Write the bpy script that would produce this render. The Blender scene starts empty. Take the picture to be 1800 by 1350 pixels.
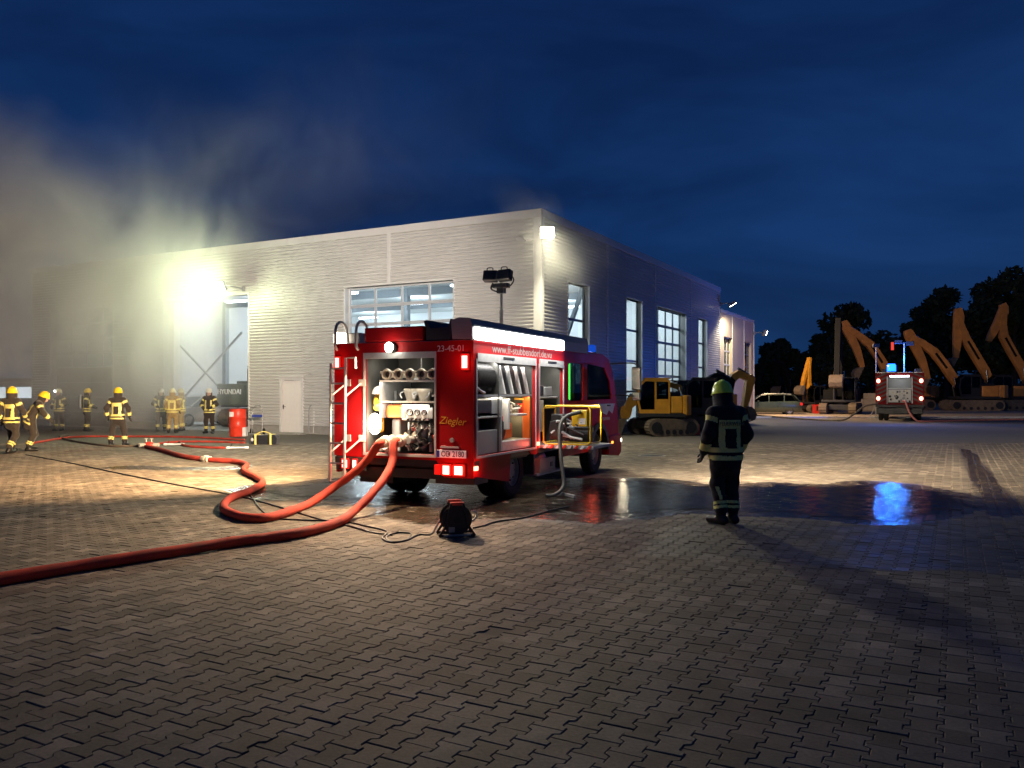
import bpy, bmesh, math, random
import numpy as np
from mathutils import Vector, Matrix
random.seed(7); rng = np.random.default_rng(7)
SC = bpy.context.scene; COL = SC.collection
R = math.radians
# ---------------------------------------------------------------- camera
FPX, CAMH, YH = 1440.0, 1.7, 688.0            # focal length in photo pixels, eye height, horizon row
cd = bpy.data.cameras.new('camera'); cam = bpy.data.objects.new('camera', cd); COL.objects.link(cam)
cd.sensor_width = 36; cd.lens = 36*FPX/1800; cd.clip_end = 2000; cd.clip_start = .05
cd.shift_y = (YH-675)/1800
cam.location = (0, 0, CAMH); cam.rotation_euler = (R(90), 0, 0); SC.camera = cam
# ---------------------------------------------------------------- dusk sky
SUN_ROT, SUN_EL = R(200), R(-1.5)
w = bpy.data.worlds.new('World'); SC.world = w; w.use_nodes = True
nt = w.node_tree; nt.nodes.clear()
def wn(t, **k):
    n = nt.nodes.new(t)
    for a, b in k.items(): setattr(n, a, b)
    return n
sky = wn('ShaderNodeTexSky', sky_type='NISHITA', sun_disc=False, sun_elevation=SUN_EL, sun_rotation=SUN_ROT, air_density=1.0, dust_density=.2, ozone_density=6.0)
tc = wn('ShaderNodeTexCoord'); sx_ = wn('ShaderNodeSeparateXYZ'); gr = wn('ShaderNodeValToRGB')   # blue hour: colour by height above the horizon
for i, (p_, c_) in enumerate(((0,(.0065,.031,.105)),(.18,(.0052,.029,.115)),(.5,(.0040,.0190,.085)),(1,(.0025,.011,.052)))):
    e_ = gr.color_ramp.elements[i] if i < 2 else gr.color_ramp.elements.new(p_)
    e_.position = p_; e_.color = (*c_,1)
tint = wn('ShaderNodeMix', data_type='RGBA', blend_type='ADD'); tint.inputs[0].default_value = .02
mp = wn('ShaderNodeMapping'); mp.inputs['Scale'].default_value = (1, 1, 3.4); mp.inputs['Rotation'].default_value = (0, R(14), 0)
n1 = wn('ShaderNodeTexNoise'); n1.inputs['Scale'].default_value = 2.3; n1.inputs['Detail'].default_value = 7; n1.inputs['Roughness'].default_value = .52; n1.inputs['Distortion'].default_value = .5
cr = wn('ShaderNodeValToRGB'); cr.color_ramp.elements[0].position = .34; cr.color_ramp.elements[1].position = .68
cr.color_ramp.elements[0].color = (1.32, 1.3, 1.22, 1); cr.color_ramp.elements[1].color = (.58, .58, .6, 1)
cl = wn('ShaderNodeMix', data_type='RGBA', blend_type='MULTIPLY'); cl.inputs[0].default_value = 1
bg = wn('ShaderNodeBackground'); bg.inputs[1].default_value = 1.0
wo = wn('ShaderNodeOutputWorld'); L = nt.links.new
L(tc.outputs['Generated'], mp.inputs[0]); L(mp.outputs[0], n1.inputs[0]); L(n1.outputs['Fac'], cr.inputs[0])
L(tc.outputs['Generated'], sx_.inputs[0]); L(sx_.outputs['Z'], gr.inputs[0])
L(gr.outputs[0], tint.inputs[6]); L(sky.outputs[0], tint.inputs[7]); L(tint.outputs[2], cl.inputs[6]); L(cr.outputs[0], cl.inputs[7])
L(cl.outputs[2], bg.inputs[0]); L(bg.outputs[0], wo.inputs[0])
sl = bpy.data.lights.new('dusk_glow', 'SUN'); sl.energy = .012; sl.angle = R(60); sl.color = (.75, .8, 1)
so = bpy.data.objects.new('dusk_glow', sl); COL.objects.link(so); so.rotation_euler = (R(50), 0, R(-20))
# ---------------------------------------------------------------- exposure and render settings
SC.view_settings.view_transform = 'Standard'; SC.view_settings.look = 'None'
SC.view_settings.exposure = 0; SC.view_settings.gamma = 1; SC.view_settings.use_curve_mapping = False
SC.render.engine = 'CYCLES'; cy = SC.cycles
cy.use_denoising = True
try: cy.denoiser = 'OPENIMAGEDENOISE'
except Exception: pass
cy.max_bounces = 7; cy.diffuse_bounces = 3; cy.glossy_bounces = 3; cy.transmission_bounces = 4; cy.transparent_max_bounces = 10; cy.volume_bounces = 1
cy.sample_clamp_indirect = 3; cy.caustics_reflective = False; cy.caustics_refractive = False; cy.use_light_tree = True
cy.volume_step_rate = 2.5; cy.volume_max_steps = 96

# lamp strengths (watts)
HALL_W, BAR_R, BAR_L, REAR_W, HAND_W = 600, 1700, 2400, 980, 50
FLOOD_C, FLOOD_S, FLOOD_F, BEACON_W = 2100, 420, 1500, 950
# ================================================================ helpers
def G(px, py, z=0.0):                          # photo pixel -> point on the ground (or at height z)
    d = (CAMH-z)*FPX/(py-YH)
    return Vector(((px-900)/FPX*d, d, z))
def A(px, py, Y):                              # photo pixel at a known depth -> point
    return Vector(((px-900)/FPX*Y, Y, CAMH-(py-YH)/FPX*Y))
class MB:
    def __init__(s): s.v = []; s.f = []
    def add(s, vs, fs):
        n = len(s.v); s.v += [tuple(v) for v in vs]; s.f += [tuple(i+n for i in f) for f in fs]; return s
    def box(s, x0, x1, y0, y1, z0, z1):
        return s.add([(x0,y0,z0),(x1,y0,z0),(x1,y1,z0),(x0,y1,z0),(x0,y0,z1),(x1,y0,z1),(x1,y1,z1),(x0,y1,z1)],
                     [(3,2,1,0),(4,5,6,7),(0,1,5,4),(1,2,6,5),(2,3,7,6),(3,0,4,7)])
    def obox(s, c, size, M):
        a, b, d = [q/2 for q in size]; c = Vector(c)
        vs = [c+M@Vector((x*a, y*b, z*d)) for z in (-1,1) for x, y in ((-1,-1),(1,-1),(1,1),(-1,1))]
        return s.add(vs, [(3,2,1,0),(4,5,6,7),(0,1,5,4),(1,2,6,5),(2,3,7,6),(3,0,4,7)])
    def bar(s, a, b, w, h, up=(0,0,1)):        # square beam from a to b
        a, b = Vector(a), Vector(b); d = (b-a); l = d.length; d.normalize()
        u = Vector(up); x = d.cross(u)
        if x.length < 1e-4: x = d.cross(Vector((0,1,0)))
        x.normalize(); z = x.cross(d)
        M = Matrix((x, d, z)).transposed()
        return s.obox((a+b)/2, (w, l, h), M)
    def prism(s, pts, ax, a, b):               # polygon in the two other axes, extruded along axis ax
        n = len(pts)
        def P(p, t): return {'x': (t,p[0],p[1]), 'y': (p[0],t,p[1]), 'z': (p[0],p[1],t)}[ax]
        vs = [P(p,a) for p in pts]+[P(p,b) for p in pts]
        fs = [tuple(range(n))[::-1], tuple(range(n,2*n))]+[(i,(i+1)%n,n+(i+1)%n,n+i) for i in range(n)]
        return s.add(vs, fs)
    def tube(s, pts, r, n=8, caps=True):
        pts = [Vector(p) for p in pts]; m = len(pts); rs = r if hasattr(r, '__len__') else [r]*m
        t0 = (pts[1]-pts[0]).normalized(); u = Vector((0,0,1)) if abs(t0.z) < .9 else Vector((1,0,0))
        x = t0.cross(u).normalized(); vs = []; fs = []
        for i, p in enumerate(pts):
            t = (pts[min(i+1,m-1)]-pts[max(i-1,0)]).normalized()
            x = (x-t*x.dot(t)).normalized(); y = t.cross(x)
            for k in range(n):
                an = 2*math.pi*k/n; vs.append(p+(x*math.cos(an)+y*math.sin(an))*rs[i])
        for i in range(m-1):
            for k in range(n): fs.append((i*n+k, i*n+(k+1)%n, (i+1)*n+(k+1)%n, (i+1)*n+k))
        if caps: fs += [tuple(range(n))[::-1], tuple(range((m-1)*n, m*n))]
        return s.add(vs, fs)
    def cyl(s, a, b, r, n=16, r2=None): return s.tube([a,b], [r, r if r2 is None else r2], n)
    def lathe(s, prof, n=20, M=None, a0=0, a1=2*math.pi):
        full = abs(a1-a0-2*math.pi) < 1e-5; m = n if full else n+1; vs = []; fs = []
        for r, z in prof:
            for k in range(m):
                an = a0+(a1-a0)*k/n; p = Vector((r*math.cos(an), r*math.sin(an), z)); vs.append(M@p if M else p)
        for i in range(len(prof)-1):
            for k in range(m if full else n):
                k2 = (k+1) % m if full else k+1
                fs.append((i*m+k, i*m+k2, (i+1)*m+k2, (i+1)*m+k))
        return s.add(vs, fs)
    def ball(s, c, r, nu=14, nv=9):
        r = r if hasattr(r, '__len__') else (r,r,r); prof = [(math.sin(math.pi*i/nv), -math.cos(math.pi*i/nv)) for i in range(nv+1)]
        prof[0] = (1e-3,-1); prof[-1] = (1e-3,1)
        return s.lathe(prof, nu, Matrix.Translation(c)@Matrix.Diagonal((r[0],r[1],r[2],1)))
    def build(s, name, mat, parent=None, smooth=False, bevel=0, label=None):
        me = bpy.data.meshes.new(name); me.from_pydata(s.v, [], s.f); me.update()
        return link(name, me, mat, parent, smooth, bevel, label)
def link(name, me, mat, parent=None, smooth=False, bevel=0, label=None):
    if mat is not None and not me.materials: me.materials.append(mat)
    if smooth:
        me.polygons.foreach_set('use_smooth', [True]*len(me.polygons))
        try: me.set_sharp_from_angle(angle=R(38))
        except Exception: pass
    o = bpy.data.objects.new(name, me); COL.objects.link(o)
    if parent is not None: o.parent = parent
    if bevel:
        m = o.modifiers.new('bevel', 'BEVEL'); m.width = bevel; m.segments = 2; m.limit_method = 'ANGLE'; m.angle_limit = R(40)
    if label: o['label'] = label
    return o
def tag(o, label=None, cat=None, group=None, kind=None):
    if label: o['label'] = label
    if cat: o['category'] = cat
    if group: o['group'] = group
    if kind: o['kind'] = kind
    return o
def thing(name, label, cat, loc=(0,0,0), rz=0, group=None, scale=1):
    o = bpy.data.objects.new(name, None); COL.objects.link(o); o.location = loc; o.rotation_euler = (0,0,rz); o.scale = (scale,)*3
    o.empty_display_size = .2
    return tag(o, label, cat, group)
def copy_tree(o, parent=None):
    c = o.copy(); COL.objects.link(c); c.parent = parent
    for ch in list(o.children): copy_tree(ch, c)
    return c
def spline(pts, n=8):                          # Catmull-Rom through pts
    P = [Vector(p) for p in pts]; P = [P[0]*2-P[1]]+P+[P[-1]*2-P[-2]]; out = []
    for i in range(1, len(P)-2):
        a, b, c, d = P[i-1:i+3]
        for k in range(n):
            t = k/n; out.append(.5*((2*b)+(c-a)*t+(2*a-5*b+4*c-d)*t*t+(3*b-a-3*c+d)*t**3))
    return out+[P[-2]]
def text_mesh(name, body, size, mat, parent, M, depth=.004, align='CENTER', shear=0, sx=1, label=None):
    cu = bpy.data.curves.new(name, 'FONT'); cu.body = body; cu.size = size; cu.extrude = depth; cu.align_x = align; cu.align_y = 'CENTER'; cu.shear = shear; cu.resolution_u = 3
    t = bpy.data.objects.new(name+'_tmp', cu); COL.objects.link(t); dg = bpy.context.evaluated_depsgraph_get()
    me = bpy.data.meshes.new_from_object(t.evaluated_get(dg)); bpy.data.objects.remove(t); bpy.data.curves.remove(cu)
    me.transform(M@Matrix.Diagonal((sx,1,1,1))); me.name = name; me.materials.clear()
    return link(name, me, mat, parent, label=label)
# frames for lettering: x along the text, y up, z out of the surface
def face_M(pos, right, up):
    r, u = Vector(right).normalized(), Vector(up).normalized(); n = r.cross(u)
    return Matrix.Translation(pos)@Matrix((r,u,n)).transposed().to_4x4()
# ---------------------------------------------------------------- materials
MATS = {}
def pm(name, col=(.5,.5,.5), rough=.5, metal=0, var=.12, scale=6, bump=0, bscale=60, emit=None, es=0, coat=0, spec=.5, sheen=0, rvar=.1):
    if name in MATS: return MATS[name]
    m = bpy.data.materials.new(name); m.use_nodes = True; t = m.node_tree; b = t.nodes['Principled BSDF']
    b.inputs['Base Color'].default_value = (*col,1); b.inputs['Roughness'].default_value = rough; b.inputs['Metallic'].default_value = metal
    b.inputs['Coat Weight'].default_value = coat; b.inputs['Specular IOR Level'].default_value = spec; b.inputs['Sheen Weight'].default_value = sheen
    if emit: b.inputs['Emission Color'].default_value = (*emit,1); b.inputs['Emission Strength'].default_value = es
    if var > 0:
        co = t.nodes.new('ShaderNodeTexCoord'); n = t.nodes.new('ShaderNodeTexNoise'); n.inputs['Scale'].default_value = scale; n.inputs['Detail'].default_value = 5; n.inputs['Roughness'].default_value = .62
        t.links.new(co.outputs['Object'], n.inputs['Vector'])
        mr = t.nodes.new('ShaderNodeMapRange'); mr.inputs[1].default_value = .3; mr.inputs[2].default_value = .7; mr.inputs[3].default_value = 1-var; mr.inputs[4].default_value = 1+var*.5
        t.links.new(n.outputs['Fac'], mr.inputs[0])
        mx = t.nodes.new('ShaderNodeMix'); mx.data_type = 'RGBA'; mx.blend_type = 'MULTIPLY'; mx.inputs[0].default_value = 1; mx.inputs[6].default_value = (*col,1)
        t.links.new(mr.outputs[0], mx.inputs[7]); t.links.new(mx.outputs[2], b.inputs['Base Color'])
        m2 = t.nodes.new('ShaderNodeMapRange'); m2.inputs[1].default_value = .3; m2.inputs[2].default_value = .7; m2.inputs[3].default_value = max(.02,rough-rvar); m2.inputs[4].default_value = min(1,rough+rvar)
        t.links.new(n.outputs['Fac'], m2.inputs[0]); t.links.new(m2.outputs[0], b.inputs['Roughness'])
        if bump:
            nb = t.nodes.new('ShaderNodeTexNoise'); nb.inputs['Scale'].default_value = bscale; nb.inputs['Detail'].default_value = 4; t.links.new(co.outputs['Object'], nb.inputs['Vector'])
            bp = t.nodes.new('ShaderNodeBump'); bp.inputs['Strength'].default_value = bump; bp.inputs['Distance'].default_value = .01
            t.links.new(nb.outputs['Fac'], bp.inputs['Height']); t.links.new(bp.outputs[0], b.inputs['Normal'])
    MATS[name] = m; return m
def glow(name, col, s):                        # a lamp's own glowing face
    if name in MATS: return MATS[name]
    m = bpy.data.materials.new(name); m.use_nodes = True; t = m.node_tree; t.nodes.clear()
    e = t.nodes.new('ShaderNodeEmission'); e.inputs[0].default_value = (*col,1); e.inputs[1].default_value = s
    o = t.nodes.new('ShaderNodeOutputMaterial'); t.links.new(e.outputs[0], o.inputs[0]); m.cycles.emission_sampling = 'NONE' if s < 3 else 'AUTO'
    MATS[name] = m; return m
def glass(name, tint=(.9,.95,1), refl=.12, rough=.02):   # thin pane: lets light straight through, mirrors a little
    if name in MATS: return MATS[name]
    m = bpy.data.materials.new(name); m.use_nodes = True; t = m.node_tree; t.nodes.clear()
    tr = t.nodes.new('ShaderNodeBsdfTransparent'); tr.inputs[0].default_value = (*tint,1)
    gl = t.nodes.new('ShaderNodeBsdfGlossy'); gl.inputs['Roughness'].default_value = rough
    fr = t.nodes.new('ShaderNodeFresnel'); fr.inputs[0].default_value = 1.5
    ad = t.nodes.new('ShaderNodeMath'); ad.operation = 'MULTIPLY_ADD'; ad.inputs[1].default_value = 1; ad.inputs[2].default_value = refl-.04; ad.use_clamp = True
    mx = t.nodes.new('ShaderNodeMixShader'); o = t.nodes.new('ShaderNodeOutputMaterial')
    ge = t.nodes.new('ShaderNodeNewGeometry'); iv = t.nodes.new('ShaderNodeMath'); iv.operation = 'SUBTRACT'; iv.inputs[0].default_value = 1; t.links.new(ge.outputs['Backfacing'], iv.inputs[1]); mu = t.nodes.new('ShaderNodeMath'); mu.operation = 'MULTIPLY'; t.links.new(iv.outputs[0], mu.inputs[1])
    t.links.new(fr.outputs[0], ad.inputs[0]); t.links.new(ad.outputs[0], mu.inputs[0]); t.links.new(mu.outputs[0], mx.inputs[0]); t.links.new(tr.outputs[0], mx.inputs[1]); t.links.new(gl.outputs[0], mx.inputs[2]); t.links.new(mx.outputs[0], o.inputs[0])
    MATS[name] = m; return m
def lamp(name, kind, parent, loc, energy, col, size=.1, sy=None, d=None, spot=120, blend=.5, radius=.08, spread=180):
    l = bpy.data.lights.new(name, kind); l.energy = energy; l.color = col
    if kind == 'AREA':
        l.size = size; l.spread = R(spread)
        if sy: l.shape = 'RECTANGLE'; l.size_y = sy
    else: l.shadow_soft_size = radius
    if kind == 'SPOT': l.spot_size = R(spot); l.spot_blend = blend
    o = bpy.data.objects.new(name, l); COL.objects.link(o); o.parent = parent; o.location = loc
    if d is not None: o.rotation_euler = Vector(d).to_track_quat('-Z', 'Y').to_euler()
    return o
M_white = pm('white_paint', (.78,.77,.75), .45, var=.06)
M_clad = pm('cladding', (.62,.61,.59), .42, metal=.0, var=.1, scale=.5)
M_trim = pm('trim_paint', (.72,.71,.69), .4, var=.05, scale=1.5)
M_frame = pm('grey_frame', (.30,.31,.33), .4, var=.05)
M_dark = pm('dark_steel', (.03,.03,.032), .5, metal=.3, var=.3)
M_black = pm('black_plastic', (.012,.012,.013), .45, var=.2)
M_rubber = pm('rubber', (.015,.015,.016), .8, var=.3, bump=.3)
M_alu = pm('brushed_aluminium', (.52,.53,.53), .42, metal=.25, var=.15, scale=9)
M_galv = pm('galvanised', (.36,.37,.37), .5, metal=.25, var=.2, scale=14)
M_grey = pm('grey_paint', (.28,.29,.3), .5, var=.1)
M_red = pm('fire_red', (.36,.008,.01), .42, var=.1, scale=2, coat=0, rvar=.1, spec=.1)
M_redp = pm('red_plastic', (.6,.035,.02), .4, var=.1)
M_yellow = pm('machine_yellow', (.66,.30,.02), .42, var=.22, scale=2.2, bump=.05)
M_orange = pm('orange_plastic', (.75,.14,.02), .45, var=.1)
M_hose = pm('hose_red', (.46,.045,.024), .82, var=.45, scale=3.5, bump=.35, bscale=120)
M_brass = pm('coupling_alloy', (.66,.61,.5), .35, metal=.25, var=.15)
M_conc = pm('concrete', (.36,.34,.31), .85, var=.2, scale=3, bump=.3, bscale=40)
M_mud = pm('muddy_steel', (.16,.12,.085), .75, var=.4, scale=5, bump=.4, bscale=30)
M_glass = glass('pane_glass', (.93,.97,.985), .07)
M_dglass = glass('dark_glass', (.42,.46,.47), .07)
M_chrome = pm('chrome', (.8,.8,.8), .12, metal=1, var=0)
# ================================================================ ground
TH = math.atan2(780, 1440); dR = Vector((math.sin(TH), math.cos(TH), 0)); dX = Vector((math.cos(TH), -math.sin(TH), 0))
HALL = Vector((.98, 27.8, 0)); RZ = -TH                      # corner of the hall; the paving runs with its walls
def poly_px(pts): return np.array([tuple(G(*p))[:2] for p in pts])
def blob(P, n=10, jit=.0):
    Q = spline([(x,y,0) for x,y in list(P)+[P[0]]], n)[:-1]
    return [(q.x+random.uniform(-jit,jit), q.y+random.uniform(-jit,jit)) for q in Q]
PUD = blob(poly_px([(872,900),(960,908),(1060,906),(1130,914),(1210,903),(1300,908),(1420,912),(1560,924),(1690,908),(1745,884),(1690,866),(1600,850),(1500,845),(1440,851),(1350,847),(1260,852),(1190,843),(1100,840),(1030,856),(960,872)]), 8, .03)
PUD2 = blob(poly_px([(395,862),(440,852),(500,850),(560,842),(640,838),(720,842),(730,878),(690,897),(640,884),(590,893),(520,880),(450,876)]), 8, .03)
PUD3 = blob(poly_px([(160,823),(230,818),(320,821),(400,820),(440,817),(430,824),(350,827),(250,826)]), 5, .03)
STREAK = blob(poly_px([(1688,788),(1712,794),(1740,830),(1775,870),(1800,902),(1740,906),(1722,870),(1702,830)]), 5, .02)
DARK_ZONE = blob(poly_px([(1105,974),(1200,980),(1330,986),(1500,1003),(1680,1004),(1850,1003),(1850,880),(1750,870),(1700,905),(1560,925),(1420,914),(1300,912),(1180,925)]), 5, .04)  # darker, smoother paving from the puddle out to a crisp edge
DAMP2 = blob(poly_px([(640,905),(760,925),(900,912),(1100,916),(1160,845),(1000,840),(820,850),(690,850)]), 5, .03)
def sdist(pts, poly):
    P = np.asarray(pts)[:, :2]; V = np.asarray(poly); W = np.roll(V, -1, 0); d = np.full(len(P), 1e9); ins = np.zeros(len(P), bool)
    for a, b in zip(V, W):
        e = b-a; q = P-a; t = np.clip((q@e)/max(e@e,1e-9), 0, 1); d = np.minimum(d, np.hypot(*(q-t[:,None]*e).T))
        c = ((a[1] > P[:,1]) != (b[1] > P[:,1])); xi = a[0]+(P[:,1]-a[1])/(b[1]-a[1]+1e-12)*(b[0]-a[0]); ins ^= c & (P[:,0] < xi)
    return np.where(ins, -d, d)
def wetness(P):
    f = lambda poly, s, k: k*np.clip(.5-sdist(P, poly)/s, 0, 1)
    return np.max([f(PUD,.25,1), f(PUD2,.35,1), f(PUD3,.25,.85), f(STREAK,.15,1), f(DARK_ZONE,.2,.4), f(DAMP2,.5,.8)], 0)
def paver_mat():
    m = bpy.data.materials.new('concrete_paver'); m.use_nodes = True; t = m.node_tree; b = t.nodes['Principled BSDF']; N = t.nodes.new; K = t.links.new
    ge = N('ShaderNodeNewGeometry'); oi = N('ShaderNodeObjectInfo'); at = N('ShaderNodeAttribute'); at.attribute_name = 'wet'
    ad = N('ShaderNodeMath'); ad.operation = 'ADD'; K(ge.outputs['Random Per Island'], ad.inputs[0]); K(oi.outputs['Random'], ad.inputs[1])
    fr = N('ShaderNodeMath'); fr.operation = 'FRACT'; K(ad.outputs[0], fr.inputs[0])
    ra = N('ShaderNodeValToRGB'); e = ra.color_ramp.elements; e[0].color = (.13,.101,.072,1); e[1].color = (.32,.262,.195,1); x = ra.color_ramp.elements.new(.5); x.color = (.215,.169,.122,1); x = ra.color_ramp.elements.new(.72); x.color = (.2,.167,.13,1); K(fr.outputs[0], ra.inputs[0])
    n1 = N('ShaderNodeTexNoise'); n1.inputs['Scale'].default_value = .42; n1.inputs['Detail'].default_value = 6; n1.inputs['Roughness'].default_value = .6; K(ge.outputs['Position'], n1.inputs['Vector'])
    n2 = N('ShaderNodeTexNoise'); n2.inputs['Scale'].default_value = 45; n2.inputs['Detail'].default_value = 5; K(ge.outputs['Position'], n2.inputs['Vector'])
    n3 = N('ShaderNodeTexNoise'); n3.inputs['Scale'].default_value = 3.1; n3.inputs['Detail'].default_value = 5; K(ge.outputs['Position'], n3.inputs['Vector'])
    def mr(src, a, bb, c, d):
        q = N('ShaderNodeMapRange'); q.inputs[1].default_value = a; q.inputs[2].default_value = bb; q.inputs[3].default_value = c; q.inputs[4].default_value = d; K(src, q.inputs[0]); return q.outputs[0]
    def mul(a, bsock):
        q = N('ShaderNodeMix'); q.data_type = 'RGBA'; q.blend_type = 'MULTIPLY'; q.inputs[0].default_value = 1; K(a, q.inputs[6]); K(bsock, q.inputs[7]); return q.outputs[2]
    c = mul(ra.outputs[0], mr(n1.outputs['Fac'], .3, .7, .58, 1.25)); c = mul(c, mr(n2.outputs['Fac'], .3, .7, .82, 1.12)); c = mul(c, mr(n3.outputs['Fac'], .3, .64, .68, 1.12))
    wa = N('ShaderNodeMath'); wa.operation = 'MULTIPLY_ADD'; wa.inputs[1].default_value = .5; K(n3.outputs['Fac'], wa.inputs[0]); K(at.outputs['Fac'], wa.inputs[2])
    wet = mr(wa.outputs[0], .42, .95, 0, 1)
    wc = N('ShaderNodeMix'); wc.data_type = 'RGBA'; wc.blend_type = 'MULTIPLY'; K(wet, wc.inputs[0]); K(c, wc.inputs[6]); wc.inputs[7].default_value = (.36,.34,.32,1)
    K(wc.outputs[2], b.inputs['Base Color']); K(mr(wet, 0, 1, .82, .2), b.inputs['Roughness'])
    bp = N('ShaderNodeBump'); bp.inputs['Strength'].default_value = .35; bp.inputs['Distance'].default_value = .006; K(n2.outputs['Fac'], bp.inputs['Height']); K(bp.outputs[0], b.inputs['Normal'])
    return m
M_paver = paver_mat()
PW, PL, PA = .152, .19, .016
def paver_shape(skirt=True):
    hw, g = PW/2, .0018
    o = [(1,-.5),(1,-.3),(-1,-.2),(-1,.2),(1,.3),(1,.5)]
    right = [(hw+s*PA-g, y*PL*(1-2*g/PL)) for s, y in o]; left = [(-x, y) for x, y in right[::-1]]
    out = right+left; n = len(out)
    inn = [(x-math.copysign(.004,x), y-(math.copysign(.004,y) if abs(y) > .4*PL else 0)) for x, y in out]
    vs = [(x,y,0) for x,y in inn]+[(x,y,-.0035) for x,y in out]; fs = [tuple(range(n))]+[(n+i,n+(i+1)%n,(i+1)%n,i) for i in range(n)]
    if skirt: vs += [(x,y,-.014) for x,y in out]; fs += [(2*n+i,2*n+(i+1)%n,n+(i+1)%n,n+i) for i in range(n)]
    return np.array(vs), fs
YN, YF = 1.6, 27.0
def in_field(x, y): return (y > YN) & (y < YF) & (np.abs(x) < .68*y+1.2)
ii, jj = np.meshgrid(np.arange(-285, 285), np.arange(-275, 275), indexing='ij')
la = (ii+.5)*PW; lb = (jj+.5+.5*(ii % 2))*PL
ct, st = math.cos(RZ), math.sin(RZ)
wx = HALL.x+la*ct-lb*st; wy = HALL.y+la*st+lb*ct
ok = in_field(wx, wy); cx, cyy = wx[ok], wy[ok]
vis = (np.abs(cx) < .62*cyy) & (cyy > 3.75)
order = np.argsort(np.where(vis, cyy, 1e9)); near = order[:300]; rest = np.setdiff1d(np.arange(len(cx)), near)
pav = MB().add([(-60,-30,-.0075),(60,-30,-.0075),(60,40,-.0075),(-60,40,-.0075)], [(0,1,2,3)]).build('pavement', pm('joint_sand', (.165,.138,.106), .95, var=.3, scale=20)); tag(pav, kind='structure')
sv, sf = paver_shape(True); me1 = bpy.data.meshes.new('paver'); me1.from_pydata(sv.tolist(), [], sf); me1.update()
for i in near:
    o = link('paver', me1, M_paver, pav); o.location = (cx[i], cyy[i], random.uniform(-.0025,.0025)); o.rotation_euler = (random.gauss(0,.006), random.gauss(0,.006), RZ+random.gauss(0,.006))
def field(idx, skirt):
    V, F = paver_shape(skirt); n = len(V); k = len(idx)
    ang = RZ+rng.normal(0,.006,k); c, s = np.cos(ang)[:,None], np.sin(ang)[:,None]
    X = cx[idx][:,None]+V[:,0]*c-V[:,1]*s; Y = cyy[idx][:,None]+V[:,0]*s+V[:,1]*c
    sunk = (rng.random(k) < .05)*rng.uniform(.002,.007,k); Z = V[:,2]-sunk[:,None]+rng.uniform(-.0018,.0018,k)[:,None]+rng.normal(0,.004,k)[:,None]*V[:,0]+rng.normal(0,.004,k)[:,None]*V[:,1]
    P = np.stack([X,Y,Z],-1).reshape(-1,3); loops = []; tot = []
    for f in F: tot.append(len(f)); loops += list(f)
    loops = (np.array(loops)[None]+np.arange(k)[:,None]*n).ravel(); tot = np.tile(tot, k)
    me = bpy.data.meshes.new('paver_field'); me.vertices.add(len(P)); me.vertices.foreach_set('co', P.ravel()); me.loops.add(len(loops)); me.loops.foreach_set('vertex_index', loops)
    me.polygons.add(len(tot)); me.polygons.foreach_set('loop_start', np.concatenate([[0],np.cumsum(tot)[:-1]])); me.polygons.foreach_set('use_smooth', np.zeros(len(tot), bool)); me.update(calc_edges=True)
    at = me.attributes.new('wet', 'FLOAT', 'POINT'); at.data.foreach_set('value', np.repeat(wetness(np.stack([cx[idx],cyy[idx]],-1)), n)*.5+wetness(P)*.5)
    return me
a = rest[cyy[rest] < 15]; b_ = rest[cyy[rest] >= 15]
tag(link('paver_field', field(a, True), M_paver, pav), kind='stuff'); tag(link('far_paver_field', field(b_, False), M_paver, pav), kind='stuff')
def far_paving():
    m = pm('far_paving', (.2,.183,.165), .8, var=.25, scale=.5, bump=.0); t = m.node_tree; N = t.nodes.new; K = t.links.new
    ge = N('ShaderNodeNewGeometry'); mp_ = N('ShaderNodeMapping'); mp_.inputs['Rotation'].default_value = (0,0,-RZ); br = N('ShaderNodeTexBrick'); br.inputs['Scale'].default_value = 1; br.inputs['Brick Width'].default_value = .19; br.inputs['Row Height'].default_value = .152; br.inputs['Mortar Size'].default_value = .008
    br.inputs['Color1'].default_value = (.19,.165,.138,1); br.inputs['Color2'].default_value = (.235,.207,.175,1); br.inputs['Mortar'].default_value = (.1,.085,.07,1)
    K(ge.outputs['Position'], mp_.inputs[0]); K(mp_.outputs[0], br.inputs[0])
    mx = [n for n in t.nodes if n.type == 'MIX'][0]; K(br.outputs[0], mx.inputs[6]); return m
def sheet(name, pts, z, mat, parent=None, kind='structure'):
    o = MB().add([(x,y,z) for x,y in pts], [tuple(range(len(pts)))]).build(name, mat, parent)
    return tag(o, kind=None if parent else kind)
e = .1; fx = lambda y: .68*y+1.2-e
mb = MB()
mb.add([(-120,YF-e,-.0085),(70,YF-e,-.0085),(70,52,-.0085),(-120,52,-.0085)], [(0,1,2,3)])
mb.add([(-120,-30,-.0085),(-fx(YN),-30,-.0085),(-fx(YN),YN,-.0085),(-fx(YF),YF-e,-.0085),(-120,YF-e,-.0085)], [(0,1,2,3,4)])
mb.add([(70,-30,-.0085),(70,YF-e,-.0085),(fx(YF),YF-e,-.0085),(fx(YN),YN,-.0085),(fx(YN),-30,-.0085)], [(0,1,2,3,4)])
mb.add([(-fx(YN),-30,-.0085),(fx(YN),-30,-.0085),(fx(YN),YN+e,-.0085),(-fx(YN),YN+e,-.0085)], [(0,1,2,3)])
mb.add([(-120,52,-.0085),(14,52,-.0085),(14,75,-.0085),(-120,75,-.0085)], [(0,1,2,3)])
tag(mb.build('outer_paving', far_paving()), kind='structure')
sheet('ground', [(-700,-300),(700,-300),(700,900),(-700,900)], -.06, pm('field_grass', (.05,.07,.025), .9, var=.4, scale=.3))
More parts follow.
